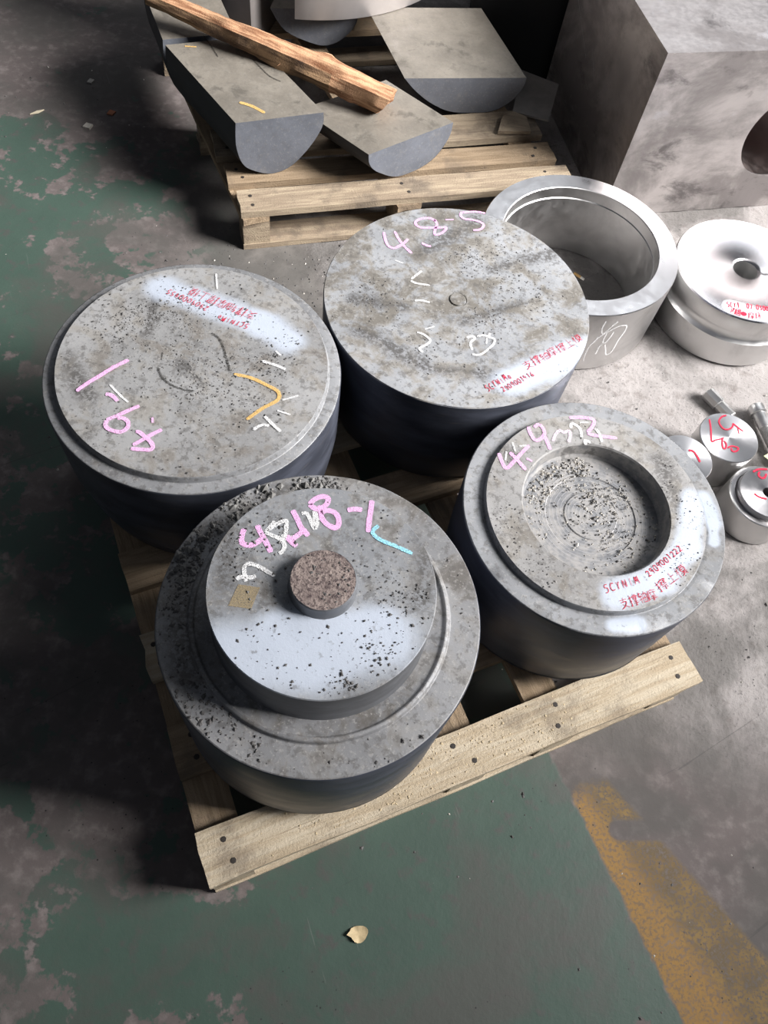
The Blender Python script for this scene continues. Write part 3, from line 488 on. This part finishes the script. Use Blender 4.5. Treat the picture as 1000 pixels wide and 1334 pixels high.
# C: plain round, behind
Cc = empty('round_forging', (.0645, 1.197, PH), label='flat-topped round forging with small centre button and pink chalk 4.8-5', cat='forging')
zc = .43-PH
sprC = [((.125, -.190), (.27, -.065), .036), ((.15, -.175), (.24, -.10), .03)]
link('body_side', lathe(bev([(.240, 0), (.255, .008), (.2765, .12), (.2785, zc-.003), (.277, zc-.0005)], .003), 160, jit=.0025), M_side, Cc)
link('top_face', lathe([(.2780, zc-.002), (.2765, zc), (.10, zc), (.0195, zc), (.0190, zc-.0015), (.0172, zc-.0015), (.0165, zc+.002), (0, zc+.002)], 160, jit=.0008), forged('forged top smeared grey, plain piece', sprC, (.32, .33, .345), (.14, .128, .11), seed=11.9, gthr=.50, warm=.7, smears=[((-.10, .11), (.011, .2426), .024), ((-.21, -.056), (-.10, -.048), .014), ((-.18, -.133), (-.063, -.184), .020), ((-.03, -.195), (.10, -.176), .014), ((.06, .11), (.189, .193), .012), ((.014, -.06), (.134, .026), .010)]), Cc)
marks('C', Cc, zc)
# D: recessed, right
D = empty('recessed_forging', (.372, .761, PH), label='right round forging with grit-filled centre recess, pink chalk 4.9-2', cat='forging')
zo = .421-PH; zi = .432-PH; zd = zi-.034
sprD = [((.040, -.168), (.1166, -.1198), .030), ((.1166, -.1198), (.1655, -.0486), .026), ((.1655, -.0486), (.176, .035), .024), ((.176, .035), (.172, .06), .02)]
sprDo = [((.04, -.2185), (.082, -.206), .014), ((.2035, .075), (.2185, .022), .016), ((.2185, .022), (.219, -.02), .010)]
link('body_side', lathe(bev([(.205, 0), (.222, .006), (.226, .030), (.2365, .036), (.2395, .12), (.2415, zo-.003), (.240, zo-.0005)], .002), 160, jit=.0025), M_side, D)
link('rubbed_edge', lathe([(.2266, .0295), (.2275, .0305), (.2370, .0365), (.2378, .0385)], 160), M_wear, D)
link('rim', lathe(bev([(.2412, zo-.003), (.240, zo), (.210, zo-.001), (.2035, zo-.003), (.2015, zi-.0015), (.2, zi)], .001), 160, jit=.0015), forged('forged rim grey, recessed piece', sprDo, (.25, .258, .27), seed=3.3, gthr=.60, warm=.3), D)
link('top_face', lathe([(.2002, zi), (.1365, zi), (.134, zi-.003)], 160, jit=.0012), forged('forged ring face grey, recessed piece', sprD, (.31, .305, .30), (.17, .155, .135), seed=9.1, gthr=.54, smears=[((.118, .130), (.153, .036), .022), ((-.179, .086), (-.155, .065), .014)]), D)
g = G('turned grit-dusted recess'); p_ = g.obj(); r_ = g.vm('LENGTH', g.vm('MULTIPLY', p_, (1, 1, 0)), out=1); n_ = g.noise(p_, 30, 5, .65)
rg = g.math('SINE', g.math('MULTIPLY', g.math('ADD', r_, g.math('MULTIPLY', n_, .004)), 900.))
c_ = g.mix(g.rng(n_, .38, .58), (.175, .18, .19), (.31, .30, .29)); c_ = g.mix(g.math('MULTIPLY', g.rng(rg, .85, 1.), g.rng(r_, .11, .1)), c_, (.33, .33, .34)); c_ = g.mix(g.rng(n_, .58, .66, 0., .7), c_, (.09, .088, .085))
M_rec = g.done(c_, .55, .1, g.bump(g.math('MULTIPLY', rg, .3), .12, .001))
link('recess', lathe([(.134, zi-.003), (.1315, zd+.006), (.127, zd+.001), (.085, zd), (.083, zd-.002), (.05, zd-.002), (.048, zd), (0, zd)], 160), M_rec, D)
marks('D', D, zi)

# ============================================================ machined pieces on the floor at the right
M_mach = machined('bright machined steel', (.58, .57, .575), .27); M_mach_d = machined('darker machined bore steel', (.68, .675, .67), .36, .4, .4)
M_brush = machined('turned shiny face', (.62, .61, .62), .28, .2, .75)
Rg = empty('steel_ring', (.372, 1.720, .0), label='large open machined steel ring on the concrete behind the flat-topped forging', cat='ring')
link('ring_side', lathe([(.2610, .0), (.2640, .004), (.2650, .203), (.2645, .2075)], 192), M_mach_d, Rg)
link('ring_face', lathe([(.2645, .2075), (.2630, .210), (.2130, .210), (.2110, .2085)], 192), M_mach, Rg)['label'] = 'bright flat upper ring face'
link('bore', lathe([(.2110, .2085), (.2105, .178), (.2080, .176), (.2080, .0), (.2610, .0)], 192), M_mach_d, Rg)
def cylmap(rad):
    return lambda u: Vector((rad*math.cos(u.x), rad*math.sin(u.x), u.y))
for st in RINGMARK:   # angle, height: drawn on the outer wall
    L = smooth_line(st, 5); prev = None; bm = bmesh.new()
    for i, p in enumerate(L):
        a = L[max(0, i-1)]; b = L[min(len(L)-1, i+1)]; d = Vector(((b.x-a.x)*.265, b.y-a.y))
        if d.length < 1e-7: continue
        d.normalize(); n = Vector((-d.y/.265, d.x))*.0017
        q = [bm.verts.new(cylmap(.2658)(p+n)), bm.verts.new(cylmap(.2658)(p-n))]
        if prev: bm.faces.new((prev[0], prev[1], q[1], q[0]))
        prev = q
    for f in bm.faces:
        f.normal_update(); cc_ = f.calc_center_median(); cc_.z = 0
        if f.normal.dot(cc_) < 0: f.normal_flip()
    link('chalk_stroke', bm, CH['white'], Rg, 0)
E_ = empty('flanged_disc', (.845, 1.790, 0), label='shiny turned steel disc with a small centre bore at the right edge beside the ring', cat='disc')
link('disc_side', lathe([(.198, 0), (.204, .006), (.206, .060), (.205, .090), (.199, .096), (.196, .102), (.1945, .112), (.196, .120), (.198, .126), (.198, .160), (.1965, .166)], 192), M_mach_d, E_)
M_E = machined('turned shiny face with label patch', (.66, .64, .655), .32, .25, .7)
ge = M_E.node_tree; bs = ge.nodes['Principled BSDF']
gg = G.__new__(G); gg.m = M_E; gg.t = ge; gg.b = bs; gg.out = ge.nodes['Material Output']
src = bs.inputs['Base Color'].links[0].from_socket; pe = gg.obj(); me_ = gg.rng(gg.capsule(pe, (-.050, -.160), (.07, -.168)), .018, .030, 1., 0.)
ge.links.new(gg.mix(me_, src, (.72, .76, .84)), bs.inputs['Base Color']); ge.links.new(gg.math('SUBTRACT', 1., me_), bs.inputs['Metallic']); ge.links.new(gg.math('ADD', .26, gg.math('MULTIPLY', me_, .3)), bs.inputs['Roughness'])
link('disc_face', lathe([(.1965, .166), (.1945, .170), (.042, .170), (.036, .1665), (.0345, .164)], 192), M_E, E_)
link('bore', lathe([(.0345, .164), (.034, .004), (0, .004)], 64), M_mach_d, E_)
marks('E', E_, .170, .0024)
bm = lathe([(.008, 0), (0, .0003)], 16); link('marker_writing', bm, CH['red'], E_, 0, (-.0185, -.1765, .1709))['label'] = 'red inked dot'

def bar(name, c, r, h, key, label, step=None, hole=0.):
    t = empty(name, (c[0], c[1], 0), label=label, cat='bar stock', group=None)
    if step:
        link('bar_side', lathe([(r-.003, 0), (r, .003), (r, step-.002), (r-.002, step)], 96), M_mach_d, t)
        link('shoulder', lathe([(r-.002, step), (r-.0135, step), (r-.0155, step-.004), (r-.0165, step+.001), (r-.0165, h-.002)], 96), M_mach, t)
        rt = r-.0165
    else:
        link('bar_side', lathe([(r-.003, 0), (r, .003), (r, h-.002)], 96), M_mach_d, t); rt = r
    if hole:
        link('end_face', lathe([(rt, h-.002), (rt-.0015, h), (hole+.001, h), (hole, h-.001), (hole, .01), (0, .01)], 96), M_brush, t)
        link('bore_shadow_plug', lathe([(hole-.0006, h-.04), (0, h-.04)], 32), M_nail_bore_shade, t).name = 'bore_shade_disc'  # near-black disc added inside the hole to paint its shade
    else:
        link('end_face', lathe([(rt, h-.002), (rt-.0015, h), (0, h)], 96), M_brush, t)
    marks(key, t, h, .002); return t
bar('steel_bar', (.795, 1.242), .0735, .115, 'S1', 'short steel bar standing on end with red markings, in front of the leaning bolts')
bar('steel_bar', (.662, 1.118), .0655, .16, 'S2', 'short steel bar standing on end, half hidden behind the rim of the recessed forging')
bar('stepped_steel_bar', (.889, 1.108), .0865, .105, 'S3', 'stepped steel bar end with a centre hole at the right edge of the photo', step=.088, hole=.0135)

def rod(name, a, b, r, label, head=False, thread=False, group=None):
    A_ = Vector(a); B_ = Vector(b); L = (B_-A_).length
    t = empty(name, a, label=label, cat='bolt', group=group); t.rotation_euler = (B_-A_).to_track_quat('Z', 'Y').to_euler()
    if thread:
        prof = [(0, 0), (r*.8, 0)]; n = int(L*.62/.004)
        for i in range(n): prof += [(r*.82, .002+i*.004), (r, .004+i*.004)]
        prof += [(r, L*.66), (r*1.02, L), (0, L)]
        link('shank', lathe(prof, 24), M_mach_d, t, 50)
        link('collar', lathe([(r*1.05, L*.86), (r*1.3, L*.87), (r*1.3, L-.003), (r*1.15, L+.001), (0, L+.001)], 32), M_mach_d, t)
    else:
        link('shank', lathe([(0, 0), (r*.9, 0), (r, .002), (r, L*.55), (r*1.0, L-.002), (r*.9, L), (0, L)], 8), M_mach_d, t, 30)
        link('collar', lathe([(r*1.02, L*.5), (r*1.22, L*.52), (r*1.22, L-.002), (r*1.05, L+.0012), (0, L+.0012)], 8), M_mach_d, t, 30)
    return t
rod('hex_bolt', (.856, 1.392, .018), (.792, 1.458, .020), .0155, 'short eight-sided steel stud lying behind the red-marked bar')
rod('threaded_bolt', (.985, 1.27, .019), (.921, 1.440, .023), .0165, 'long threaded steel bolt lying beside the yellow-green tag', thread=True)
rod('threaded_bolt', (1.045, 1.31, .019), (.978, 1.425, .021), .0145, 'second threaded bolt cut off by the right edge', thread=True)
bm = bmesh.new(); tv = {}
for i in range(7):
    for j in range(5):
        u, v = i/6, j/4; tv[i, j] = bm.verts.new((.100*u, .055*v, .004*math.sin(u*5+v*3)+.006*u))
for i in range(6):
    for j in range(4): bm.faces.new((tv[i, j], tv[i+1, j], tv[i+1, j+1], tv[i, j+1]))
bmesh.ops.recalc_face_normals(bm, faces=bm.faces); bmesh.ops.solidify(bm, geom=bm.faces[:], thickness=.0012)
tag(link('paper_tag', bm, plain('pale yellow green card', (.62, .68, .40), .7, 0, .15, 8), None, 40, (.920, 1.262, .045), (0, .0, -.9)), 'pale yellow-green card tag lying over the threaded bolts', 'tag')

# ============================================================ big milled block with a bore
ba = math.atan2(.3665, .930); BH = .512
blk = empty('steel_block', (.485, 2.110, 0), ba, label='large milled steel block with a round bore standing behind the ring at upper right', cat='steel block')
def block_with_hole(L, W, Hh, cx, cz, r):
    bm = bmesh.new(); N = 48
    for yy, inw in ((0, 1), (W, 0)):
        outer = []; circ = []
        for k in range(N):
            a = 2*math.pi*k/N; ca, sa = math.cos(a), math.sin(a); circ.append(bm.verts.new((cx+r*ca, yy, cz+r*sa)))
            tt = min([v for v in (((L-cx)/ca) if ca > 1e-6 else 1e9, (-cx/ca) if ca < -1e-6 else 1e9, ((Hh-cz)/sa) if sa > 1e-6 else 1e9, (-cz/sa) if sa < -1e-6 else 1e9)])
            outer.append(bm.verts.new((cx+tt*ca, yy, cz+tt*sa)))
        cs = [(L, Hh), (0, Hh), (0, 0), (L, 0)]; cv = [bm.verts.new((x, yy, z)) for x, z in cs]
        ca_ = [math.atan2(z-cz, x-cx) % (2*math.pi) for x, z in cs]
        for k in range(N):
            a0 = 2*math.pi*k/N; a1_ = 2*math.pi*(k+1)/N; loop = [circ[k], outer[k]]
            for c_i, aa in enumerate(ca_):
                if a0 < aa < a1_: loop.append(cv[c_i])
            loop += [outer[(k+1) % N], circ[(k+1) % N]]; bm.faces.new(loop)
        if inw: c0 = circ
        else: c1 = circ
    for k in range(N): bm.faces.new((c0[k], c0[(k+1) % N], c1[(k+1) % N], c1[k]))
    def quad(*p): bm.faces.new([bm.verts.new(q) for q in p])
    quad((0, 0, 0), (0, 0, Hh), (0, W, Hh), (0, W, 0)); quad((L, 0, 0), (L, W, 0), (L, W, Hh), (L, 0, Hh))
    quad((0, 0, Hh), (L, 0, Hh), (L, W, Hh), (0, W, Hh)); quad((0, 0, 0), (0, W, 0), (L, W, 0), (L, 0, 0))
    bmesh.ops.remove_doubles(bm, verts=bm.verts, dist=1e-5); bmesh.ops.recalc_face_normals(bm, faces=bm.faces)
    return bm
link('block_body', block_with_hole(1.0, .62, BH, .515, .262, .145), block_mat(), blk, 35)
M_bore = machined('reddish bore wall', (.55, .47, .45), .3, .3, .3)
bl = lathe([(.1445, 0), (.1445, .55)], 64); o = link('bore_lining', bl, M_bore, blk, 35, (.515, .005, .262), (-math.pi/2, 0, 0))
for i, (a, b) in enumerate((((.62, .38), (.40, .26)), ((.38, .30), (.30, .24)))):     # scribed lines on the shaded side face
    v = [Vector((-.0008, a[0], a[1])), Vector((-.0008, b[0], b[1]))]; bm = bmesh.new()
    bm.faces.new([bm.verts.new(q) for q in (v[0]+Vector((0, 0, .0012)), v[0]-Vector((0, 0, .0012)), v[1]-Vector((0, 0, .0012)), v[1]+Vector((0, 0, .0012)))])
    link('scribed_line', bm, CH['white'], blk, 0)

# ============================================================ half-round forgings on the back pallet
M_half = forged('sawn top of half rounds', (), (.205, .185, .155), (.10, .09, .075), seed=15.2, gthr=.52, warm=.6, fine=.3)
M_halfend = forged('blue grey sawn end', (), (.125, .135, .158), (.11, .115, .13), seed=5.5, gthr=.62, warm=.2, fine=.35)
M_skin = side_steel('black forged skin', (.035, .036, .04), .6, .2)
def halfround(name, p0, e, prof, vec, label, dz=0., topmat=None, extra=0., lower=0.):
    """p0 top left front corner, e unit vector along the front top edge, prof outline (s, dz) ; three parts: skin, sawn end, flat top"""
    p0 = Vector(p0); e = Vector((e[0], e[1], 0)); t = empty(name, (p0.x, p0.y, 0), label=label, cat='forging')
    # resample the outline smoothly
    pts = smooth_line([Vector((a, b, 0)) for a, b in prof], 5)
    fr = [e*p.x+Vector((0, 0, p0.z+dz+p.y)) for p in pts]
    lo = min(f.z for f in fr)
    fr = [Vector((f.x, f.y, max(f.z, .132))) for f in fr]
    vec = Vector((*vec, 0)); n = len(fr)
    bm = bmesh.new(); rows = []
    for c in range(7):
        row = []
        for f in fr:
            q = f+vec*(c/6); q += mnoise.noise_vector(q*9)*.002*(f.z < p0.z+dz-.01); q.z = max(q.z, .132); row.append(bm.verts.new(q))
        rows.append(row)
    for Aa, Bb in zip(rows[:-1], rows[1:]):
        for i in range(n-1): bm.faces.new((Aa[i], Aa[i+1], Bb[i+1], Bb[i]))
    bm.faces.new(rows[-1]); bmesh.ops.recalc_face_normals(bm, faces=bm.faces)
    link('forged_skin', bm, M_skin, t, 45)
    bm = bmesh.new(); bm.faces.new([bm.verts.new(f) for f in [v.copy() for v in fr]]); f = bm.faces[:][0] if False else None
    for f in bm.faces:
        f.normal_update()
        if f.normal.dot(vec) > 0: f.normal_flip()
    link('sawn_end', bm, M_halfend, t, 0)
    bm = bmesh.new(); a, b = fr[0], fr[-1]; nx, ny = 8, 6; g_ = {}
    for i in range(nx+1):
        for j in range(ny+1):
            q = a.lerp(b, i/nx)+vec*(j/ny); q.z = p0.z+dz+(mnoise.noise(q*12)*.0015 if 0 < i < nx and 0 < j < ny else 0); g_[i, j] = bm.verts.new(q)
    for i in range(nx):
        for j in range(ny): bm.faces.new((g_[i, j], g_[i+1, j], g_[i+1, j+1], g_[i, j+1]))
    up_faces(bm); link('sawn_top', bm, topmat or M_half, t, 40)
    return t
F1 = halfround('half_round_forging', (-.576, 1.797, .298), (.876, .483), [(0, 0), (-.003, -.04), (-.002, -.075), (.010, -.12), (.036, -.146), (.091, -.166), (.148, -.150), (.200, -.10), (.236, -.042), (.2385, 0)],
               (-.272, .272), 'deep half-round forging with ochre streak on top, front left of the back pallet')
F0 = halfround('half_round_forging', (-.862, 2.090, .298), (.876, .483), [(0, 0), (-.003, -.05), (.010, -.12), (.06, -.16), (.12, -.166), (.17, -.145), (.20, -.08), (.208, 0)],
               (-.125, .215), 'shaded half-round forging lying behind the deep one, under the splintered timber')
F2 = halfround('half_round_forging', (-.228, 1.848, .246), (.699, .715), [(0, 0), (.004, -.026), (.020, -.052), (.049, -.076), (.106, -.108), (.178, -.114), (.246, -.094), (.288, -.045), (.294, 0)],
               (-.217, .135), 'shallow half-round forging in the pallet middle, the timber tip resting on it')
F3 = halfround('half_round_forging', (-.188, 2.223, .243), (.944, .330), [(0, 0), (.038, -.039), (.096, -.081), (.169, -.108), (.281, -.109), (.343, -.077), (.373, -.030), (.375, 0)],
               (-.175, .33), 'wide shallow half-round forging at the back right of the pallet')
F4 = halfround('half_round_forging', (-.646, 2.445, .243), (.954, .299), [(0, 0), (.046, -.068), (.144, -.108), (.20, -.105), (.245, -.075), (.269, -.04), (.276, 0)],
               (.0, .30), 'blue-grey half-round forging under the bright machined half disc')
# marks on F1 sit in world coordinates
tr = empty('x', (0, 0, 0)); bpy.data.objects.remove(tr)
for i, (k, col, wd, polys) in enumerate(STROKES):
    if k == 'F1':
        pl = [[(x+.576, y-1.797) for x, y in st] for st in polys]
        link('paint_streak' if col == 'yellow' else 'scratch', up_faces(ribbons(bmesh.new(), pl, wd, .2992, i)), CH[col], F1, 0)
# bright machined half disc stacked on top, cut flat at its left
c0 = Vector((-.665, 2.945)); r0 = .548; pts = []
for k in range(41):
    a = math.radians(-79+ (k/40)*165); pts.append((c0.x+r0*math.cos(a), c0.y+r0*math.sin(a)))
def outline_prism(name, pts, z0, z1, mat, label, cat):
    c = Vector((sum(p[0] for p in pts)/len(pts), sum(p[1] for p in pts)/len(pts)))
    t = empty(name, (c.x, c.y, z0), label=label, cat=cat)
    bm = prism([(p[0]-c.x, p[1]-c.y, 0) for p in pts], (0, 0, z1-z0), .002)
    return t, bm
t, bm = outline_prism('machined_half_disc', pts, .2445, .52, M_mach, 'bright machined half disc at the top edge lying on the half-round forgings', 'disc')
link('disc_body', bm, plain('dull turned steel wall', (.62, .585, .575), .42, .75, .25, 9), t, 35)
# tall grey block at the top left of the pallet load
t, bm = outline_prism('upright_steel_block', [(-.93, 2.44), (-.685, 2.365), (-.66, 2.61), (-.89, 2.70)], .1325, .56, M_mach, 'grey-brown upright steel block at the top edge behind the splintered timber', 'steel block')
link('block_body', bm, plain('dull grey brown steel', (.24, .22, .21), .5, .5, .4, 6), t, 35)
# black block added behind, its colour stands in for the gap's deep shade
t, bm = outline_prism('gap_shade_block', [(-.04, 2.72), (.255, 2.735), (.62, 2.88), (.60, 3.35), (-.06, 3.3)], .0, .58, M_skin, 'added black block standing in for shade in the gap between the half rounds and the large block', 'forging')
link('gap_shade_body', bm, plain('gap shade black', (.018, .018, .019), .8), t, 35)

# splintered timber
bm = bmesh.new(); rows = []; rr = random.Random(4); L = .70; NX = 44
outl = [(-.030, .000), (-.024, .014), (-.010, .024), (.008, .027), (.024, .020), (.030, .004), (.027, -.012), (.012, -.020), (-.012, -.021), (-.027, -.012)]
for i in range(NX+1):
    x = L*i/NX; row = []; taper = .80+.35*math.sin(1.2+2.2*i/NX)-.10*(i/NX)
    for k, (a, b) in enumerate(outl):
        e1 = 1.34+.30*mnoise.noise((x*9, k*1.7, 1))+.10*mnoise.noise((x*45, k*3.7, 4)); bmp = .42*math.exp(-((x-.20)/.03)**2) if k in (8, 9, 0, 1) else 0
        knife = mnoise.noise((x*3, k*5.3, 9))*.10
        row.append(bm.verts.new((x+(rr.uniform(-.018, .018) if i in (0, NX) else 0), a*taper*(e1+bmp+knife), b*taper*(e1+bmp))))
    rows.append(row)
for A_, B_ in zip(rows[:-1], rows[1:]):
    for k in range(len(outl)): bm.faces.new((A_[k], A_[(k+1) % len(outl)], B_[(k+1) % len(outl)], B_[k]))
bm.faces.new(rows[0][::-1]); bm.faces.new(rows[-1]); bmesh.ops.recalc_face_normals(bm, faces=bm.faces)
M_tim = wood('split reddish timber', (.60, .36, .21), (.22, .10, .05), .5, (.10, .06, .04))
a_ = Vector((-.215, 2.048, .276)); b_ = Vector((-.80, 2.145, .352)); dd = (b_-a_)
M_bark = wood('dark torn timber side', (.36, .23, .13), (.12, .07, .04), .8, (.05, .035, .03))
tim = tag(link('splintered_timber', bm, M_tim, None, 28, a_, dd.to_track_quat('X', 'Z').to_euler()), 'long splintered reddish timber lying across the half-round forgings', 'timber')
tim.data.materials.append(M_bark)
for f in tim.data.polygons:
    if f.normal.dot(tim.rotation_euler.to_matrix().inverted() @ Vector((.05, -.95, -.10))) > .62 and f.center.x > .16 and len(f.vertices) == 4: f.material_index = 1
rr = random.Random(12)
for i in range(9):      # splinters standing off the torn side
    xx = rr.uniform(.06, .66); bm = lathe([(0, 0), (.0016, .004), (.0010, .014), (0, rr.uniform(.018, .034))], 5)
    sd = tim.matrix_basis.to_3x3().inverted() @ Vector((0, -1, 0)); q = sd.to_track_quat('Z', 'Y')
    o = link('splinter', bm, M_tim, tim, 0, (xx, sd.y*.026, sd.z*.020), (q @ Vector((0, 0, 1))).lerp(Vector((1, 0, 0)), .45+rr.uniform(-.2, .4)).to_track_quat('Z', 'Y').to_euler())

# ============================================================ loose things
def shard(name, pts, z, th, mat, label, cat, rz=0., tilt=0.):
    c = Vector((sum(p[0] for p in pts)/len(pts), sum(p[1] for p in pts)/len(pts)))
    bm = prism([(p[0]-c.x, p[1]-c.y, mnoise.noise((p[0]*90, p[1]*90, 0))*.002) for p in pts], (0, 0, th), 0)
    return tag(link(name, bm, mat, None, 40, (c.x, c.y, z), (tilt, 0, rz)), label, cat)
# dry round leaf
bm = bmesh.new(); N = 18; ce = bm.verts.new((0, 0, .003)); ring = []
for k in range(N):
    a = 2*math.pi*k/N; r = .0165*(1+.08*math.sin(3*a)+(.35 if k == 9 else 0)); ring.append(bm.verts.new((r*math.cos(a), r*math.sin(a)*.85, .0055+.0025*math.sin(2*a+1)+.0015*math.sin(5*a))))
for k in range(N): bm.faces.new((ce, ring[k], ring[(k+1) % N]))
bmesh.ops.recalc_face_normals(bm, faces=bm.faces); bmesh.ops.solidify(bm, geom=bm.faces[:], thickness=.0007)
tag(link('dry_leaf', bm, plain('dry tan leaf', (.66, .52, .30), .7, 0, .4, 120), None, 60, (.104, .036, -.001), (0, 0, .25)), 'small curled tan dry leaf on the green floor in front of the front pallet', 'leaf')
# cigarette end inside the ring
t = empty('cigarette_end', (.425, 1.822, .0055), label='cigarette end lying on the floor inside the open ring', cat='cigarette end'); t.rotation_euler = (0, math.pi/2, -.55)
link('filter', lathe([(0, -.014), (.004, -.014), (.004, .010), (0, .010)], 16), plain('orange filter paper', (.62, .38, .14), .8), t)
link('paper', lathe([(0, .0101), (.004, .0101), (.0036, .022), (0, .023)], 16), plain('white cigarette paper', (.75, .73, .68), .8), t)
shard('orange_chip', [(-1.099, 2.128), (-1.080, 2.126), (-1.076, 2.146), (-1.096, 2.150)], 0.0, .004, plain('dull orange chip', (.42, .16, .08), .8), 'small dull orange chip on the shaded floor left of the back pallet', 'chip')
shard('pale_chip', [(-1.212, 2.262), (-1.196, 2.260), (-1.193, 2.279), (-1.209, 2.283)], 0.0, .004, M_crumb_l, 'pale chip on the floor at the upper left, beyond the orange chip', 'chip')
shard('wood_sliver', [(-1.317, 2.056), (-1.296, 2.069), (-1.285, 2.090), (-1.303, 2.078)], 0.0, .0025, plain('pale wood sliver', (.66, .58, .42), .8), 'pale pointed wood sliver on the floor near the left edge', 'sliver')
shard('pale_stone', [(-1.145, 2.043), (-1.122, 2.040), (-1.118, 2.060), (-1.140, 2.064)], 0.0, .006, M_crumb_l, 'pale stone on the shaded floor just below the orange chip', 'stone')
bm = lathe([(0, 0), (.0025, 0), (.0025, .17), (0, .17)], 8); bm2 = bm
tag(link('cable', bm, plain('black cable', (.03, .03, .03), .6), None, 35, (.165, 2.47, .146), (math.pi/2, .1, -1.05)), 'short dark cable lying on the dusty grey plate', 'cable')
shard('steel_plate', [(.15, 2.33), (.265, 2.32), (.285, 2.52), (.16, 2.56)], .136, .006, plain('dusty grey plate', (.24, .22, .20), .7), 'dusty grey plate lying on the back pallet beside the large block', 'plate')
shard('wood_offcut', [(.115, 2.215), (.215, 2.245), (.195, 2.315), (.150, 2.330), (.120, 2.290)], .1335, .010, M_wood2, 'torn wood offcut on the back pallet in front of the grey plate', 'wood offcut')

# grit and crumbs (uncountable)
def on(c, z, pts): return [(x, y, z) for x, y in pts]
cA = (-.0645, .4395)
ptsA = on(cA, .4875, [p for p in scatter(900, cA, .199, .243, 3, 5, -.1, clusters=[(-.215, .06, .022), (-.19, .10, .02), (-.16, .155, .02), (-.06, .215, .016), (-.03, .22, .01), (-.21, -.03, .02), (-.15, -.15, .03), (-.10, -.19, .03), (-.22, .02, .02)])])
chips('scale_crumbs', ptsA, M_crumb_d, 1, .0012, .0055, label='dark scale crumbs strewn over the flange of the stepped forging', cat='crumbs')
big = random.Random(8); clA = []
for (cx, cy, n_, sg) in ((-.218, .055, 26, .012), (-.175, .145, 22, .016), (-.125, .185, 22, .014), (-.085, .212, 14, .010), (-.05, .222, 8, .008), (-.222, .015, 16, .012), (-.2, .09, 14, .014)):
    for _ in range(n_):
        x = big.gauss(cx, sg); y = big.gauss(cy, sg)
        if .198 < math.hypot(x, y) < .243: clA.append((x+cA[0], y+cA[1], .4875))
chips('scale_flakes', clA, M_crumb, 2, .004, .010, .8, label='heap of curled scale flakes on the left rim of the stepped forging', cat='flakes')
chips('scale_crumbs', on(cA, .5845, scatter(650, cA, .052, .158, 5, 9, .08, clusters=[(-.13, .03, .02), (.08, .02, .025), (.11, .0, .02), (-.10, .07, .02), (.10, -.075, .02), (.06, -.135, .012), (.02, -.05, .06)])), M_crumb_d, 4, .0008, .0036, label='fine dark crumbs on the boss face of the stepped forging', cat='crumbs')
chips('scale_crumbs', on(cA, .6088, scatter(110, cA, .0, .043, 6, 9, -.3)), M_crumb_d, 41, .0008, .0030, label='dark crumbs on the rusty stub end', cat='crumbs')
cB = (-.400, .890)
chips('scale_crumbs', on(cB, .4452, scatter(1500, cB, 0, .243, 7, 7, .06, clusters=[(.0, -.01, .04), (.08, .0, .04), (.13, .03, .03), (-.12, .10, .04), (-.05, .12, .03), (.03, -.06, .02), (.10, -.05, .05), (-.16, .04, .03)])), M_crumb_d, 9, .0008, .0034, label='dark crumbs over the top of the lipped forging', cat='crumbs')
chips('scale_crumbs', on(cB, .4452, scatter(500, cB, 0, .243, 17, 7, .0, clusters=[(.0, -.01, .05), (-.10, .08, .05)])), M_crumb, 19, .0010, .0036, label='grey crumbs over the top of the lipped forging', cat='crumbs')
cC = (.0645, 1.197)
chips('scale_crumbs', on(cC, .4302, scatter(1300, cC, .021, .27, 21, 7, .10, clusters=[(.10, .10, .04), (.05, .16, .03), (.15, .05, .04), (.0, .12, .02), (.07, -.04, .025), (-.17, -.03, .03), (-.05, -.16, .03)])), M_crumb_d, 22, .0008, .0032, label='dark crumbs on the flat-topped forging marked 4.8-5', cat='crumbs')
cD = (.372, .761)
grit = [(x, y, .3985) for x, y in scatter(1500, cD, 0, .125, 31, 10, .02, clusters=[(-.09, .06, .02), (-.105, .02, .015), (-.07, .09, .018), (-.03, .105, .014), (.0, .03, .035), (.03, .05, .03), (.01, -.02, .04)])]
chips('grit', grit[:1000], M_crumb_l, 32, .0010, .0042, .9, label='pale grit lying in the recess of the right forging', cat='grit')
chips('grit', grit[1000:], M_crumb_d, 33, .0010, .0040, .9, label='dark grit mixed into the recess of the right forging', cat='grit')
chips('scale_crumbs', on(cD, .4325, scatter(420, cD, .139, .198, 35, 9, .0)), M_crumb_d, 36, .0007, .0028, label='dark crumbs on the ring face of the recessed forging', cat='crumbs')
# floor dirt
rr = random.Random(77); fl = []; fl2 = []
while len(fl) < 1500:
    x = rr.uniform(-1.5, 1.1); y = rr.uniform(-.1, 2.4)
    if mnoise.noise((x*2, y*2, 4)) < -.05+.25*(x < .2 and y < 1.2): continue
    (fl if rr.random() < .8 else fl2).append((x, y, -.001))
    if 1.35 < y < 1.7 and -.7 < x < .1: fl.append((x, y, -.001))
for _ in range(900): fl.append((rr.gauss(-.25, .22), rr.gauss(1.60, .055), -.001))
for _ in range(160): fl2.append((rr.gauss(-.25, .25), rr.gauss(1.60, .05), -.001))
chips('floor_grit', fl, M_crumb_d, 78, .0010, .0060, label='dark grit scattered over the floor', cat='grit')
chips('floor_grit', fl2, M_crumb_l, 79, .0010, .0055, label='pale grit scattered over the floor', cat='grit')
# sawdust fibres on the front board of the front pallet
fb = []
for _ in range(700):
    u = rr.gauss(.45, .16); v = rr.uniform(.004, .088)
    if .02 < u < 1.0: fb.append((-.164+u*.84849-v*.52921, .0555+u*.52921+v*.84849, .1302))
chips('wood_dust', fb, plain('pale wood dust', (.62, .50, .32), .9), 80, .0008, .0032, .5, label='pale wood crumbs on the front board of the front pallet', cat='wood dust')
